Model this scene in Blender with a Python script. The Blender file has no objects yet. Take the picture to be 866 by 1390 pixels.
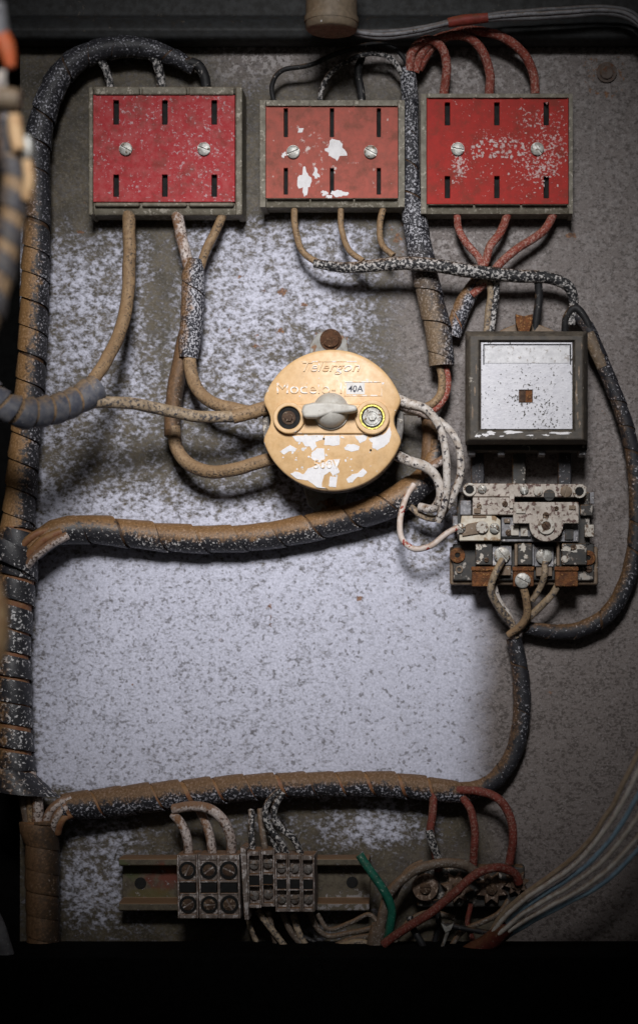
import bpy, bmesh, math, random
from mathutils import Vector, Matrix, noise as mnoise
random.seed(7)

# ------------------------------------------------------------------ camera, light, exposure
S = 0.0005                       # metres for one unit of the working grid (the plate is about 0.43 m wide)
CX, CY, DIST = 650.0, 850.0, 2600.0   # foot of the camera's perpendicular on the plate, and its distance
FX, FY, FW, FH = 433.0, 695.0, 866.0, 1390.0

def W(v):                        # working grid (right, down, towards the viewer) -> world metres
    return Vector(((v[0]-FX)*S, -v[2]*S, (FY-v[1])*S))

def U(x, y, h=0.0):              # a point seen at (x, y) whose height above the plate is h
    k = (DIST-h)/DIST
    return Vector((CX+(x-CX)*k, CY+(y-CY)*k, h))

def K(h):
    return (DIST-h)/DIST

scene = bpy.context.scene
COL = scene.collection
cd = bpy.data.cameras.new('camera')
cam = bpy.data.objects.new('camera', cd)
COL.objects.link(cam)
cam.location = W((CX, CY, DIST))
cam.rotation_euler = (math.radians(90), 0, 0)
cd.sensor_width = 36
cd.sensor_fit = 'AUTO'
cd.lens = 36*DIST/FH
cd.shift_x = (FX-CX)/FH
cd.shift_y = (CY-FY)/FH
cd.clip_start = 0.01
cd.clip_end = 50
cd.dof.use_dof = True
cd.dof.focus_distance = (DIST-75)*S
cd.dof.aperture_fstop = 3.2
scene.camera = cam

world = bpy.data.worlds.new('World')
scene.world = world
world.use_nodes = True
bg = world.node_tree.nodes['Background']
bg.inputs[0].default_value = (1.0, 0.93, 0.85, 1)
bg.inputs[1].default_value = 0.016

def spot(name, frm, to, power, size, blend, radius, color):
    l = bpy.data.lights.new(name, 'SPOT')
    l.energy = power; l.spot_size = math.radians(size); l.spot_blend = blend
    l.shadow_soft_size = radius; l.color = color
    o = bpy.data.objects.new(name, l)
    COL.objects.link(o)
    o.location = W(frm)
    d = W(to)-W(frm)
    o.rotation_euler = d.to_track_quat('-Z', 'Y').to_euler()
    return o
spot('falloff_spot', (540, -420, 2350), (405, 590, 0), 80, 30.5, 1.0, 0.15, (1.0, 0.985, 0.98))  # added spot; its narrow soft cone gives the bright centre and dark edges
al = bpy.data.lights.new('front_fill', 'AREA')  # added weak fill, standing in for daylight at the cabinet opening
al.energy = 0.32; al.size = 0.9; al.color = (1.0, 0.95, 0.9)
ao = bpy.data.objects.new('front_fill', al)
COL.objects.link(ao)
ao.location = W((300, -100, 3000))
ao.rotation_euler = (W((433, 600, 0))-ao.location).to_track_quat('-Z', 'Y').to_euler()

scene.view_settings.view_transform = 'Standard'
scene.view_settings.look = 'None'
scene.view_settings.exposure = 0.0
scene.view_settings.gamma = 1.0
scene.render.engine = 'CYCLES'
scene.cycles.max_bounces = 6

# ------------------------------------------------------------------ materials
class G:
    """a small node-graph writer"""
    def __init__(s, name):
        s.m = bpy.data.materials.new(name); s.m.use_nodes = True
        s.nt = s.m.node_tree; s.b = s.nt.nodes['Principled BSDF']
        g = s.nt.nodes.new('ShaderNodeNewGeometry')
        s.normal = g.outputs['Normal']
        v = s.nt.nodes.new('ShaderNodeVectorMath'); v.operation = 'SCALE'
        s.nt.links.new(g.outputs['Position'], v.inputs[0]); v.inputs['Scale'].default_value = 1/S
        s.pos = v.outputs[0]
    def put(s, sock, v):
        if hasattr(v, 'is_linked') or hasattr(v, 'links'):
            s.nt.links.new(v, sock)
        elif isinstance(v, (tuple, list)) and len(v) == 3 and sock.type == 'RGBA':
            sock.default_value = (*v, 1)
        else:
            sock.default_value = v
    def noise(s, scale, detail=3, rough=0.6, off=(0, 0, 0), stretch=None, dist=0.0):
        n = s.nt.nodes.new('ShaderNodeTexNoise')
        mp = s.nt.nodes.new('ShaderNodeMapping')
        s.nt.links.new(s.pos, mp.inputs[0])
        mp.inputs[1].default_value = off
        if stretch: mp.inputs[2].default_value = (0, stretch[3] if len(stretch) > 3 else 0, 0); mp.inputs[3].default_value = stretch[:3]
        s.nt.links.new(mp.outputs[0], n.inputs['Vector'])
        n.inputs['Scale'].default_value = scale; n.inputs['Detail'].default_value = detail
        n.inputs['Roughness'].default_value = rough; n.inputs['Distortion'].default_value = dist
        return n.outputs[0]
    def math(s, op, a, b=0.0, c=None):
        n = s.nt.nodes.new('ShaderNodeMath'); n.operation = op
        s.put(n.inputs[0], a); s.put(n.inputs[1], b)
        if c is not None: s.put(n.inputs[2], c)
        return n.outputs[0]
    def step(s, x, lo, hi):
        n = s.nt.nodes.new('ShaderNodeMapRange'); n.interpolation_type = 'SMOOTHSTEP'
        s.put(n.inputs[0], x); s.put(n.inputs[1], lo); s.put(n.inputs[2], hi)
        return n.outputs[0]
    def mix(s, f, a, b):
        n = s.nt.nodes.new('ShaderNodeMix'); n.data_type = 'RGBA'
        s.put(n.inputs[0], f); s.put(n.inputs[6], a); s.put(n.inputs[7], b)
        return n.outputs[2]
    def dot(s, d):
        n = s.nt.nodes.new('ShaderNodeVectorMath'); n.operation = 'DOT_PRODUCT'
        s.nt.links.new(s.normal, n.inputs[0]); n.inputs[1].default_value = d
        return n.outputs['Value']
    def blob(s, x, y, rx, ry):
        """1 inside an ellipse on the panel front, falling to 0 at its edge"""
        mp = s.nt.nodes.new('ShaderNodeVectorMath'); mp.operation = 'SUBTRACT'
        s.nt.links.new(s.pos, mp.inputs[0]); c = W((x, y, 0))/S; mp.inputs[1].default_value = (c.x, 0, c.z)
        sc = s.nt.nodes.new('ShaderNodeVectorMath'); sc.operation = 'MULTIPLY'
        s.nt.links.new(mp.outputs[0], sc.inputs[0]); sc.inputs[1].default_value = (1/rx, 0, 1/ry)
        ln = s.nt.nodes.new('ShaderNodeVectorMath'); ln.operation = 'LENGTH'
        s.nt.links.new(sc.outputs[0], ln.inputs[0])
        return s.math('SUBTRACT', 1.0, ln.outputs['Value'])
    def attr(s, name):
        n = s.nt.nodes.new('ShaderNodeAttribute'); n.attribute_name = name
        return n.outputs['Fac']
    def bump(s, h, strength, dist=1.0):
        n = s.nt.nodes.new('ShaderNodeBump'); n.inputs['Strength'].default_value = strength
        n.inputs['Distance'].default_value = dist*S
        s.put(n.inputs['Height'], h); s.nt.links.new(n.outputs[0], s.b.inputs['Normal'])
    def done(s, col, rough=0.6, metal=0.0, spec=0.4):
        s.put(s.b.inputs['Base Color'], col); s.put(s.b.inputs['Roughness'], rough)
        s.put(s.b.inputs['Metallic'], metal); s.put(s.b.inputs['Specular IOR Level'], spec)
        return s.m

DUST = (0.26, 0.138, 0.054)
WHITE = (0.62, 0.61, 0.62)
UPDIR = (-0.60, -0.16, 0.78)
_seed = [0]

def dirty(name, base, base2=None, speck=WHITE, sp_thr=0.62, sp_scale=0.22, sp_soft=0.035,
          dust=DUST, dust_lo=0.1, dust_hi=0.7, dust_amt=0.9, dust_dir=UPDIR, grime=0.0,
          rough=0.6, metal=0.0, spec=0.35, bump=0.35, off=None, mask=None, mask_gain=0.0, stretch=None, cloud=0.25, dust_y=None):
    g = G(name)
    _seed[0] += 37
    o = (_seed[0]*1.7, _seed[0]*0.9, _seed[0]*2.3)
    big = g.noise(0.018, 3, 0.6, o)
    fine = g.noise(0.11, 4, 0.65, (o[1], o[0], o[2]))
    grain = g.noise(sp_scale, 3, 0.62, (o[2], o[1], o[0]), stretch)
    col = g.mix(g.step(fine, 0.35, 0.68), base, base2 if base2 else tuple(c*0.62 for c in base))
    sf = None
    if sp_thr < 1:
        th = g.math('ADD', grain, g.math('MULTIPLY', g.math('SUBTRACT', big, 0.5), cloud))
        if mask is not None:
            mk_ = None
            for b in mask:
                e = g.step(g.blob(*b), 0.0, 0.8)
                mk_ = e if mk_ is None else g.math('MAXIMUM', mk_, e)
            th = g.math('ADD', th, g.math('MULTIPLY', mk_, mask_gain))
        sf = g.step(th, sp_thr-sp_soft, sp_thr+sp_soft)
        col = g.mix(sf, col, speck)
    if dust_amt > 0:
        d = g.math('ADD', g.dot(dust_dir), g.math('ADD', g.math('MULTIPLY', g.math('SUBTRACT', fine, 0.5), 1.3), g.math('MULTIPLY', g.math('SUBTRACT', big, 0.5), 0.8)))
        d = g.math('ADD', d, g.math('MULTIPLY', g.math('SUBTRACT', grain, 0.5), 0.9))
        d = g.math('MULTIPLY', g.step(d, dust_lo, dust_hi), dust_amt)
        if dust_y:
            sx_ = g.nt.nodes.new('ShaderNodeSeparateXYZ'); g.nt.links.new(g.pos, sx_.inputs[0])
            d = g.math('MULTIPLY', d, g.step(sx_.outputs[2], FY-dust_y[0], FY-dust_y[1]))
        dcol = g.mix(g.step(grain, 0.35, 0.7), tuple(c*0.72 for c in dust), tuple(c*1.12 for c in dust))
        col = g.mix(d, col, dcol)
    if grime > 0:
        gr = g.noise(0.045, 5, 0.7, (o[1]+9, o[2], o[0]))
        col = g.mix(g.math('MULTIPLY', g.step(gr, 0.48, 0.7), grime), col, (0.07, 0.05, 0.03))
    g.bump(grain if sf is None else g.math('ADD', g.math('MULTIPLY', sf, 0.5), grain), bump, 1.2)
    r = g.math('ADD', rough-0.12, g.math('MULTIPLY', fine, 0.24))
    return g.done(col, r, metal, spec)

BLK = (0.016, 0.016, 0.020)
M = {}
M['wrap'] = dirty('black_wrap', BLK, (0.03, 0.03, 0.036), sp_thr=0.615, sp_scale=0.32, sp_soft=0.05, dust_lo=-0.08, dust_hi=0.42, spec=0.5, rough=0.5)
M['wrap_tall'] = dirty('tall_loom_wrap', BLK, (0.035, 0.035, 0.042), speck=(0.45, 0.45, 0.51), sp_thr=0.61, sp_scale=0.33, sp_soft=0.06, dust_lo=-0.16, dust_hi=0.34, dust=(0.33, 0.18, 0.07), dust_y=(220, 370), spec=0.4, rough=0.55)
M['wrap_long'] = dirty('long_loom_wrap', BLK, (0.03, 0.03, 0.036), speck=(0.5, 0.5, 0.57), sp_thr=0.585, sp_scale=0.33, sp_soft=0.06, dust_lo=0.0, dust_hi=0.45, dust=(0.20, 0.11, 0.05))
M['wrap_mid'] = dirty('speckled_to_tan_wrap', (0.03, 0.03, 0.038), speck=(0.46, 0.46, 0.5), sp_thr=0.56, sp_scale=0.34, sp_soft=0.06, dust_lo=-0.45, dust_hi=0.4, dust_amt=0.85, dust=(0.25, 0.17, 0.10), dust_y=(330, 450))
M['wrap_open'] = dirty('open_loom_wrap', BLK, (0.03, 0.03, 0.036), sp_thr=0.605, sp_scale=0.24, sp_soft=0.04, dust_lo=0.22, dust_hi=0.75, spec=0.5, rough=0.5)
M['core_dark'] = dirty('dark_dusty_core', (0.035, 0.022, 0.014), (0.08, 0.04, 0.02), sp_thr=0.72, dust_lo=0.3, dust_hi=1.2, dust_amt=0.6)
M['wrap_band'] = dirty('blue_black_band_wrap', (0.045, 0.045, 0.055), (0.09, 0.08, 0.075), sp_thr=0.68, sp_scale=0.2, dust=(0.30, 0.19, 0.10), dust_lo=0.2, dust_hi=1.2, dust_amt=0.7)
M['wrap_dark'] = dirty('grey_speck_wrap', BLK, (0.028, 0.028, 0.034), sp_thr=0.635, sp_scale=0.30, speck=(0.38, 0.38, 0.42), dust_amt=0.6, dust_lo=0.15, dust_hi=0.9)  # black wrap with greyer specks and thinner dust
M['wrap_speck'] = dirty('speckled_wrap', (0.03, 0.03, 0.04), speck=(0.50, 0.50, 0.55), sp_thr=0.545, sp_scale=0.38, sp_soft=0.06, dust_lo=0.1, dust_hi=0.8)
M['wrap_tan'] = dirty('tan_dusted_wrap', (0.13, 0.105, 0.085), speck=(0.5, 0.5, 0.52), sp_thr=0.60, sp_scale=0.24, dust_lo=-0.5, dust_hi=0.5, dust_amt=0.8, dust=(0.27, 0.185, 0.11))
M['wrap_brown'] = dirty('brown_dusted_wrap', (0.05, 0.035, 0.025), speck=(0.42, 0.40, 0.40), sp_thr=0.66, sp_scale=0.28, dust=(0.19, 0.105, 0.052), dust_lo=-0.6, dust_hi=0.35)
M['wrap_grey'] = dirty('grey_hose_wrap', (0.075, 0.08, 0.105), (0.15, 0.15, 0.165), sp_thr=0.72, sp_scale=0.2, dust=(0.31, 0.21, 0.12), dust_lo=0.05, dust_hi=1.0, dust_amt=0.8)
M['core'] = dirty('dusty_core', (0.22, 0.09, 0.045), (0.30, 0.16, 0.08), sp_thr=0.70, dust_lo=-0.1, dust_hi=0.8)
M['tan_wire'] = dirty('tan_wire', (0.33, 0.22, 0.125), (0.22, 0.145, 0.085), speck=(0.07, 0.055, 0.045), sp_thr=0.585, sp_scale=0.34, sp_soft=0.08, bump=0.6, dust_lo=0.1, dust_hi=0.9, dust=(0.36, 0.22, 0.11), dust_amt=0.6)
M['tan_grey_wire'] = dirty('tan_and_grey_wire', (0.40, 0.31, 0.22), (0.24, 0.18, 0.12), speck=(0.07, 0.065, 0.07), sp_thr=0.545, sp_scale=0.22, sp_soft=0.07, bump=0.6, dust_lo=0.2, dust_hi=0.9, dust_amt=0.75, dust=(0.40, 0.28, 0.16))
M['white_wire'] = dirty('spotted_white_wire', (0.62, 0.58, 0.55), (0.42, 0.36, 0.31), speck=(0.035, 0.03, 0.035), sp_thr=0.575, sp_scale=0.19, sp_soft=0.05, dust_lo=0.35, dust_hi=1.0, dust_amt=0.5)
M['white_dusty'] = dirty('dusty_white_wire', (0.60, 0.53, 0.50), (0.45, 0.36, 0.32), speck=(0.09, 0.06, 0.05), sp_thr=0.56, sp_scale=0.3, sp_soft=0.08, bump=0.6, dust_lo=0.05, dust_hi=0.55, dust=(0.24, 0.12, 0.055))
M['pale_red'] = dirty('white_wire_with_red', (0.66, 0.58, 0.54), (0.55, 0.43, 0.36), speck=(0.33, 0.05, 0.04), sp_thr=0.60, sp_scale=0.075, sp_soft=0.015, dust_lo=0.4, dust_hi=1.0, dust_amt=0.5)
M['red_wire'] = dirty('dusty_red_wire', (0.30, 0.07, 0.048), (0.20, 0.045, 0.032), speck=(0.46, 0.26, 0.22), sp_thr=0.55, sp_scale=0.36, sp_soft=0.09, bump=0.7, spec=0.2, dust_lo=0.35, dust_hi=1.2, dust_amt=0.6, dust=(0.34, 0.15, 0.09))
M['dark_red_wire'] = dirty('dull_red_wire', (0.20, 0.045, 0.033), (0.12, 0.028, 0.02), speck=(0.30, 0.16, 0.13), sp_thr=0.58, sp_scale=0.36, sp_soft=0.09, bump=0.7, spec=0.2, dust_lo=0.3, dust_hi=1.2, dust_amt=0.5, dust=(0.2, 0.09, 0.05))
M['black_wire'] = dirty('spotted_black_wire', (0.022, 0.022, 0.025), speck=(0.50, 0.48, 0.47), sp_thr=0.545, sp_scale=0.26, sp_soft=0.06, bump=0.6, dust_lo=0.35, dust_hi=1.1, dust_amt=0.55)
M['plain_black_wire'] = dirty('dusty_black_wire', (0.018, 0.018, 0.02), speck=(0.3, 0.28, 0.27), sp_thr=0.66, sp_scale=0.2, dust_lo=0.45, dust_hi=1.1, dust_amt=0.5)
M['brown_wire'] = dirty('brown_grey_wire', (0.16, 0.12, 0.09), (0.09, 0.065, 0.05), speck=(0.35, 0.33, 0.31), sp_thr=0.60, sp_scale=0.34, sp_soft=0.08, dust_lo=0.2, dust_hi=0.9, dust=(0.22, 0.13, 0.07))
M['green_wire'] = dirty('green_wire', (0.010, 0.13, 0.085), (0.006, 0.085, 0.058), speck=(0.35, 0.52, 0.44), sp_thr=0.66, sp_scale=0.3, dust_amt=0.15)
M['pair_white'] = dirty('clean_white_wire', (0.78, 0.74, 0.69), (0.66, 0.58, 0.50), sp_thr=2, dust_amt=0.7, dust_lo=0.5, dust_hi=1.0, dust=(0.30, 0.18, 0.10), bump=0.1)
M['pair_blue'] = dirty('clean_blue_wire', (0.32, 0.47, 0.58), (0.22, 0.34, 0.46), sp_thr=2, dust_amt=0.4, dust_lo=0.5, dust_hi=1.1, bump=0.1)
M['pair_brown'] = dirty('clean_brown_wire', (0.46, 0.36, 0.26), (0.36, 0.26, 0.17), sp_thr=2, dust_amt=0.4, bump=0.1)
M['grey_cable'] = dirty('grey_flat_cable', (0.17, 0.17, 0.18), (0.10, 0.10, 0.11), sp_thr=0.7, speck=(0.4, 0.4, 0.42), dust_amt=0.2)
M['grey_pale'] = dirty('pale_grey_wire', (0.26, 0.26, 0.28), (0.15, 0.15, 0.16), sp_thr=0.64, speck=(0.06, 0.06, 0.06), dust_amt=0.3)
M['dull_tape'] = dirty('dull_dark_tape', (0.11, 0.022, 0.016), (0.06, 0.016, 0.012), sp_thr=0.66, speck=(0.2, 0.12, 0.1), dust_amt=0.3)
M['red_tape'] = dirty('red_tape', (0.26, 0.04, 0.03), (0.17, 0.03, 0.02), sp_thr=0.72, speck=(0.4, 0.3, 0.28), dust_amt=0.25)

def red(name, base, base2, mask, gain, thr, film=0.0, sp=(0.62, 0.56, 0.56), sc=0.16):
    return dirty(name, base, base2, speck=sp, sp_thr=thr, sp_scale=sc, sp_soft=0.06, dust_amt=0, grime=0.4, rough=0.62, bump=0.3,
                 mask=mask, mask_gain=gain, spec=0.12, cloud=0.3)
M['red_a'] = red('pinkish_red_plastic', (0.40, 0.035, 0.042), (0.44, 0.085, 0.088), [(225, 200, 190, 150)], 0.03, 0.655, sp=(0.52, 0.33, 0.35), sc=0.26)
M['red_b'] = red('orange_red_plastic', (0.42, 0.105, 0.08), (0.33, 0.10, 0.078), [(440, 222, 70, 62)], 0.10, 0.72, sp=(0.66, 0.55, 0.52), sc=0.11)
M['red_c'] = red('deep_red_plastic', (0.42, 0.032, 0.026), (0.34, 0.036, 0.03), [(680, 203, 62, 26), (735, 215, 62, 80), (720, 172, 40, 25), (625, 235, 18, 30)], 0.15, 0.71, sp=(0.62, 0.44, 0.43), sc=0.27)
M['frame_grey'] = dirty('grey_box_frame', (0.21, 0.19, 0.15), (0.14, 0.125, 0.095), speck=(0.42, 0.39, 0.33), sp_thr=0.62, sp_scale=0.2, sp_soft=0.06, dust_lo=0.2, dust_hi=1.0, dust_amt=0.5, dust=(0.22, 0.16, 0.10), grime=0.5)
M['black_in'] = dirty('black_interior', (0.008, 0.008, 0.008), sp_thr=2, dust_amt=0, rough=0.8)
M['screw'] = dirty('dull_screw_metal', (0.42, 0.42, 0.40), (0.24, 0.23, 0.21), speck=(0.12, 0.08, 0.05), sp_thr=0.63, sp_scale=0.18, dust_amt=0.2, metal=0.55, rough=0.5, grime=0.3)
M['rust_screw'] = dirty('rusty_screw_metal', (0.10, 0.06, 0.038), (0.045, 0.025, 0.017), speck=(0.28, 0.22, 0.17), sp_thr=0.60, dust_amt=0.3, metal=0.2, rough=0.75, bump=0.8)
M['bolt_brown'] = dirty('brown_painted_bolt', (0.15, 0.12, 0.105), (0.09, 0.065, 0.055), sp_thr=0.60, sp_scale=0.2, speck=(0.12, 0.05, 0.03), dust_amt=0.3, rough=0.8)
M['dark_rust'] = dirty('dark_brown_rust', (0.10, 0.045, 0.022), (0.045, 0.022, 0.013), speck=(0.22, 0.12, 0.07), sp_thr=0.58, sp_scale=0.24, sp_soft=0.08, dust_amt=0.3, rough=0.9, bump=1.5)
M['well_screw'] = dirty('dull_sunk_screw', (0.20, 0.185, 0.175), (0.10, 0.085, 0.075), sp_thr=0.62, speck=(0.07, 0.05, 0.04), metal=0.3, rough=0.6, dust_amt=0.4)
M['rust'] = dirty('orange_rust', (0.20, 0.075, 0.025), (0.07, 0.025, 0.012), speck=(0.34, 0.16, 0.06), sp_thr=0.58, sp_scale=0.28, sp_soft=0.08, grime=0.5, dust_amt=0.2, rough=0.85, bump=1.2)
M['orange'] = dirty('ochre_plastic', (0.72, 0.48, 0.25), (0.64, 0.40, 0.185), speck=(0.72, 0.70, 0.69), sp_thr=0.725, sp_scale=0.06, sp_soft=0.012, dust_amt=0.0, rough=0.42, bump=0.08, spec=0.5,
                    mask=[(432, 655, 70, 45), (400, 610, 70, 30)], mask_gain=0.07, grime=0.14)
M['orange_text'] = dirty('worn_ochre_lettering', (0.76, 0.58, 0.38), (0.66, 0.42, 0.2), speck=(0.80, 0.77, 0.74), sp_thr=0.54, sp_scale=0.09, dust_amt=0, rough=0.45, bump=0.1)
M['flake'] = dirty('white_paint_flake', (0.78, 0.77, 0.79), (0.70, 0.69, 0.71), speck=(0.55, 0.40, 0.22), sp_thr=0.70, sp_scale=0.3, dust_amt=0, bump=0.25)
M['flake_pink'] = dirty('pinkish_paint_flake', (0.60, 0.48, 0.47), (0.50, 0.33, 0.32), speck=(0.32, 0.08, 0.07), sp_thr=0.57, sp_scale=0.3, dust_amt=0, bump=0.25)
M['knob'] = dirty('grey_white_knob', (0.56, 0.54, 0.50), (0.46, 0.44, 0.40), speck=(0.25, 0.23, 0.2), sp_thr=0.70, dust_amt=0.25, dust=(0.42, 0.36, 0.27), rough=0.45, bump=0.1)
M['switch_body'] = dirty('grey_switch_body', (0.20, 0.19, 0.18), (0.10, 0.09, 0.085), speck=(0.5, 0.47, 0.42), sp_thr=0.60, sp_scale=0.1, dust_amt=0.2)
M['sticker'] = dirty('white_sticker', (0.74, 0.73, 0.72), (0.66, 0.64, 0.62), sp_thr=2, dust_amt=0, bump=0.05)
M['ink'] = dirty('black_ink', (0.05, 0.055, 0.08), sp_thr=2, dust_amt=0, bump=0.05)
M['brass'] = dirty('bright_brass_ring', (0.55, 0.50, 0.12), (0.42, 0.34, 0.08), sp_thr=0.70, dust_amt=0, metal=0.5, rough=0.35)
M['bakelite'] = dirty('black_bakelite', (0.025, 0.024, 0.022), (0.055, 0.045, 0.035), speck=(0.42, 0.39, 0.34), sp_thr=0.675, sp_scale=0.08, sp_soft=0.02, dust_lo=0.45, dust_hi=0.95, dust=(0.17, 0.135, 0.095), dust_amt=0.9, grime=0.3)
M['bakelite_top'] = dirty('dusty_black_bakelite', (0.05, 0.043, 0.036), (0.09, 0.075, 0.06), speck=(0.40, 0.37, 0.33), sp_thr=0.70, sp_scale=0.1, dust_lo=0.25, dust_hi=1.0, dust=(0.13, 0.11, 0.085), dust_amt=0.8)
M['silver'] = dirty('worn_silver_plate', (0.46, 0.46, 0.50), (0.57, 0.57, 0.61), speck=(0.06, 0.055, 0.05), sp_thr=0.635, sp_scale=0.26, sp_soft=0.035, dust_amt=0, metal=0.15, rough=0.5, bump=0.2, cloud=0.45, grime=0.10)
M['silver_panel'] = dirty('pale_silver_label', (0.54, 0.54, 0.56), (0.46, 0.46, 0.48), speck=(0.30, 0.28, 0.27), sp_thr=0.61, sp_scale=0.2, sp_soft=0.06, dust_amt=0, metal=0.15, rough=0.5, bump=0.1)
M['relay_white'] = dirty('speckled_relay_plate', (0.50, 0.45, 0.40), (0.40, 0.345, 0.30), speck=(0.11, 0.06, 0.05), sp_thr=0.565, sp_scale=0.19, sp_soft=0.05, grime=0.35, dust_lo=0.5, dust_hi=1.0, dust_amt=0.6, bump=0.3, metal=0.0)
M['relay_pale'] = dirty('pale_relay_plate', (0.55, 0.52, 0.47), (0.46, 0.42, 0.37), speck=(0.15, 0.10, 0.07), sp_thr=0.58, sp_scale=0.2, sp_soft=0.05, grime=0.3, dust_lo=0.5, dust_hi=1.0, dust_amt=0.5)
M['relay_cream'] = dirty('cream_lever_plate', (0.62, 0.58, 0.50), (0.50, 0.43, 0.33), speck=(0.28, 0.19, 0.11), sp_thr=0.64, sp_scale=0.06, dust_amt=0.2)
M['relay_grey'] = dirty('grey_relay_metal', (0.27, 0.27, 0.29), (0.13, 0.125, 0.13), speck=(0.5, 0.48, 0.48), sp_thr=0.60, sp_scale=0.1, dust_amt=0.4, dust_lo=0.4, metal=0.2)
M['relay_black'] = dirty('black_relay_base', (0.03, 0.03, 0.03), (0.06, 0.052, 0.045), speck=(0.36, 0.33, 0.30), sp_thr=0.62, sp_scale=0.09, dust_amt=0.8, dust_lo=0.35, dust_hi=0.9)
M['relay_tan'] = dirty('tan_relay_rim', (0.22, 0.16, 0.11), (0.15, 0.11, 0.08), sp_thr=0.68, dust_amt=0.6, dust_lo=0.2)
M['terminal'] = dirty('grey_terminal_plastic', (0.22, 0.18, 0.16), (0.13, 0.10, 0.085), speck=(0.50, 0.46, 0.45), sp_thr=0.575, sp_scale=0.17, sp_soft=0.05, dust_lo=0.3, dust_hi=0.85, dust=(0.27, 0.135, 0.06), grime=0.3)
M['rail'] = dirty('dirty_rail_metal', (0.12, 0.10, 0.075), (0.075, 0.06, 0.04), speck=(0.26, 0.24, 0.23), sp_thr=0.61, sp_scale=0.08, dust_amt=0.7, dust_lo=0.4, dust_hi=0.9, dust=(0.19, 0.11, 0.06), metal=0.1,
                 )
M['ceramic'] = dirty('brown_star_washer', (0.17, 0.115, 0.085), (0.085, 0.055, 0.04), sp_thr=0.60, speck=(0.40, 0.32, 0.27), dust_amt=0.4, rough=0.8)
M['fitting'] = dirty('beige_fitting_plastic', (0.19, 0.145, 0.10), (0.13, 0.10, 0.07), sp_thr=0.72, dust_amt=0.2)
M['blur_tan'] = dirty('cream_plug_plastic', (0.62, 0.43, 0.24), (0.44, 0.26, 0.13), sp_thr=0.72, speck=(0.1, 0.07, 0.05), sp_scale=0.05, dust_amt=0.0)
M['blur_orange'] = dirty('orange_plug_plastic', (0.42, 0.085, 0.025), (0.36, 0.10, 0.04), sp_thr=2, dust_amt=0)
M['steel_dark'] = dirty('dark_cabinet_paint', (0.030, 0.032, 0.034), (0.018, 0.018, 0.018), sp_thr=0.70, speck=(0.075, 0.065, 0.055), sp_scale=0.15, dust_amt=0.3, dust_lo=0.6, dust_hi=1.2, dust=(0.07, 0.05, 0.035), rough=0.65)
M['steel_black'] = dirty('black_cabinet_paint', (0.0035, 0.0035, 0.0035), sp_thr=2, dust_amt=0, rough=0.9, spec=0.05, bump=0.05)
M['bracket'] = dirty('pale_bracket_metal', (0.34, 0.34, 0.33), (0.22, 0.21, 0.19), sp_thr=0.62, speck=(0.2, 0.1, 0.05), sp_scale=0.07, dust_amt=0.3)

# rail with old red, yellow and green paint marks on its bare end
def rail_mat():
    g = G('stained_rail_metal')
    n1 = g.noise(0.02, 4, 0.6, (11, 3, 9)); n2 = g.noise(0.14, 4, 0.65, (5, 8, 1))
    col = g.mix(g.step(n2, 0.4, 0.65), (0.12, 0.10, 0.07), (0.07, 0.055, 0.038))
    n3 = g.noise(0.05, 4, 0.65, (31, 4, 2))
    def stain(col, b, c, amt):
        f = g.math('MULTIPLY', g.step(g.math('ADD', g.blob(*b), g.math('MULTIPLY', g.math('SUBTRACT', n3, 0.5), 2.6)), 0.1, 0.75), amt)
        return g.mix(f, col, c)
    col = stain(col, (222, 1190, 40, 24), (0.15, 0.03, 0.018), 0.8)
    col = stain(col, (205, 1212, 50, 12), (0.11, 0.09, 0.025), 0.7)
    col = stain(col, (180, 1180, 24, 20), (0.07, 0.09, 0.03), 0.7)
    col = stain(col, (232, 1178, 26, 8), (0.30, 0.10, 0.03), 0.8)
    col = g.mix(g.math('MULTIPLY', g.step(g.math('ADD', n2, g.math('MULTIPLY', g.step(g.blob(470, 1222, 70, 22), 0, .6), 0.14)), 0.62, 0.68), 0.9), col, (0.30, 0.28, 0.28))
    d = g.step(g.math('ADD', g.dot((0, 0, 1)), n2), 0.6, 1.1)
    col = g.mix(d, col, (0.19, 0.11, 0.06))
    g.bump(n2, 0.4, 1.0)
    return g.done(col, 0.6, 0.15)
M['rail'] = rail_mat()

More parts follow.
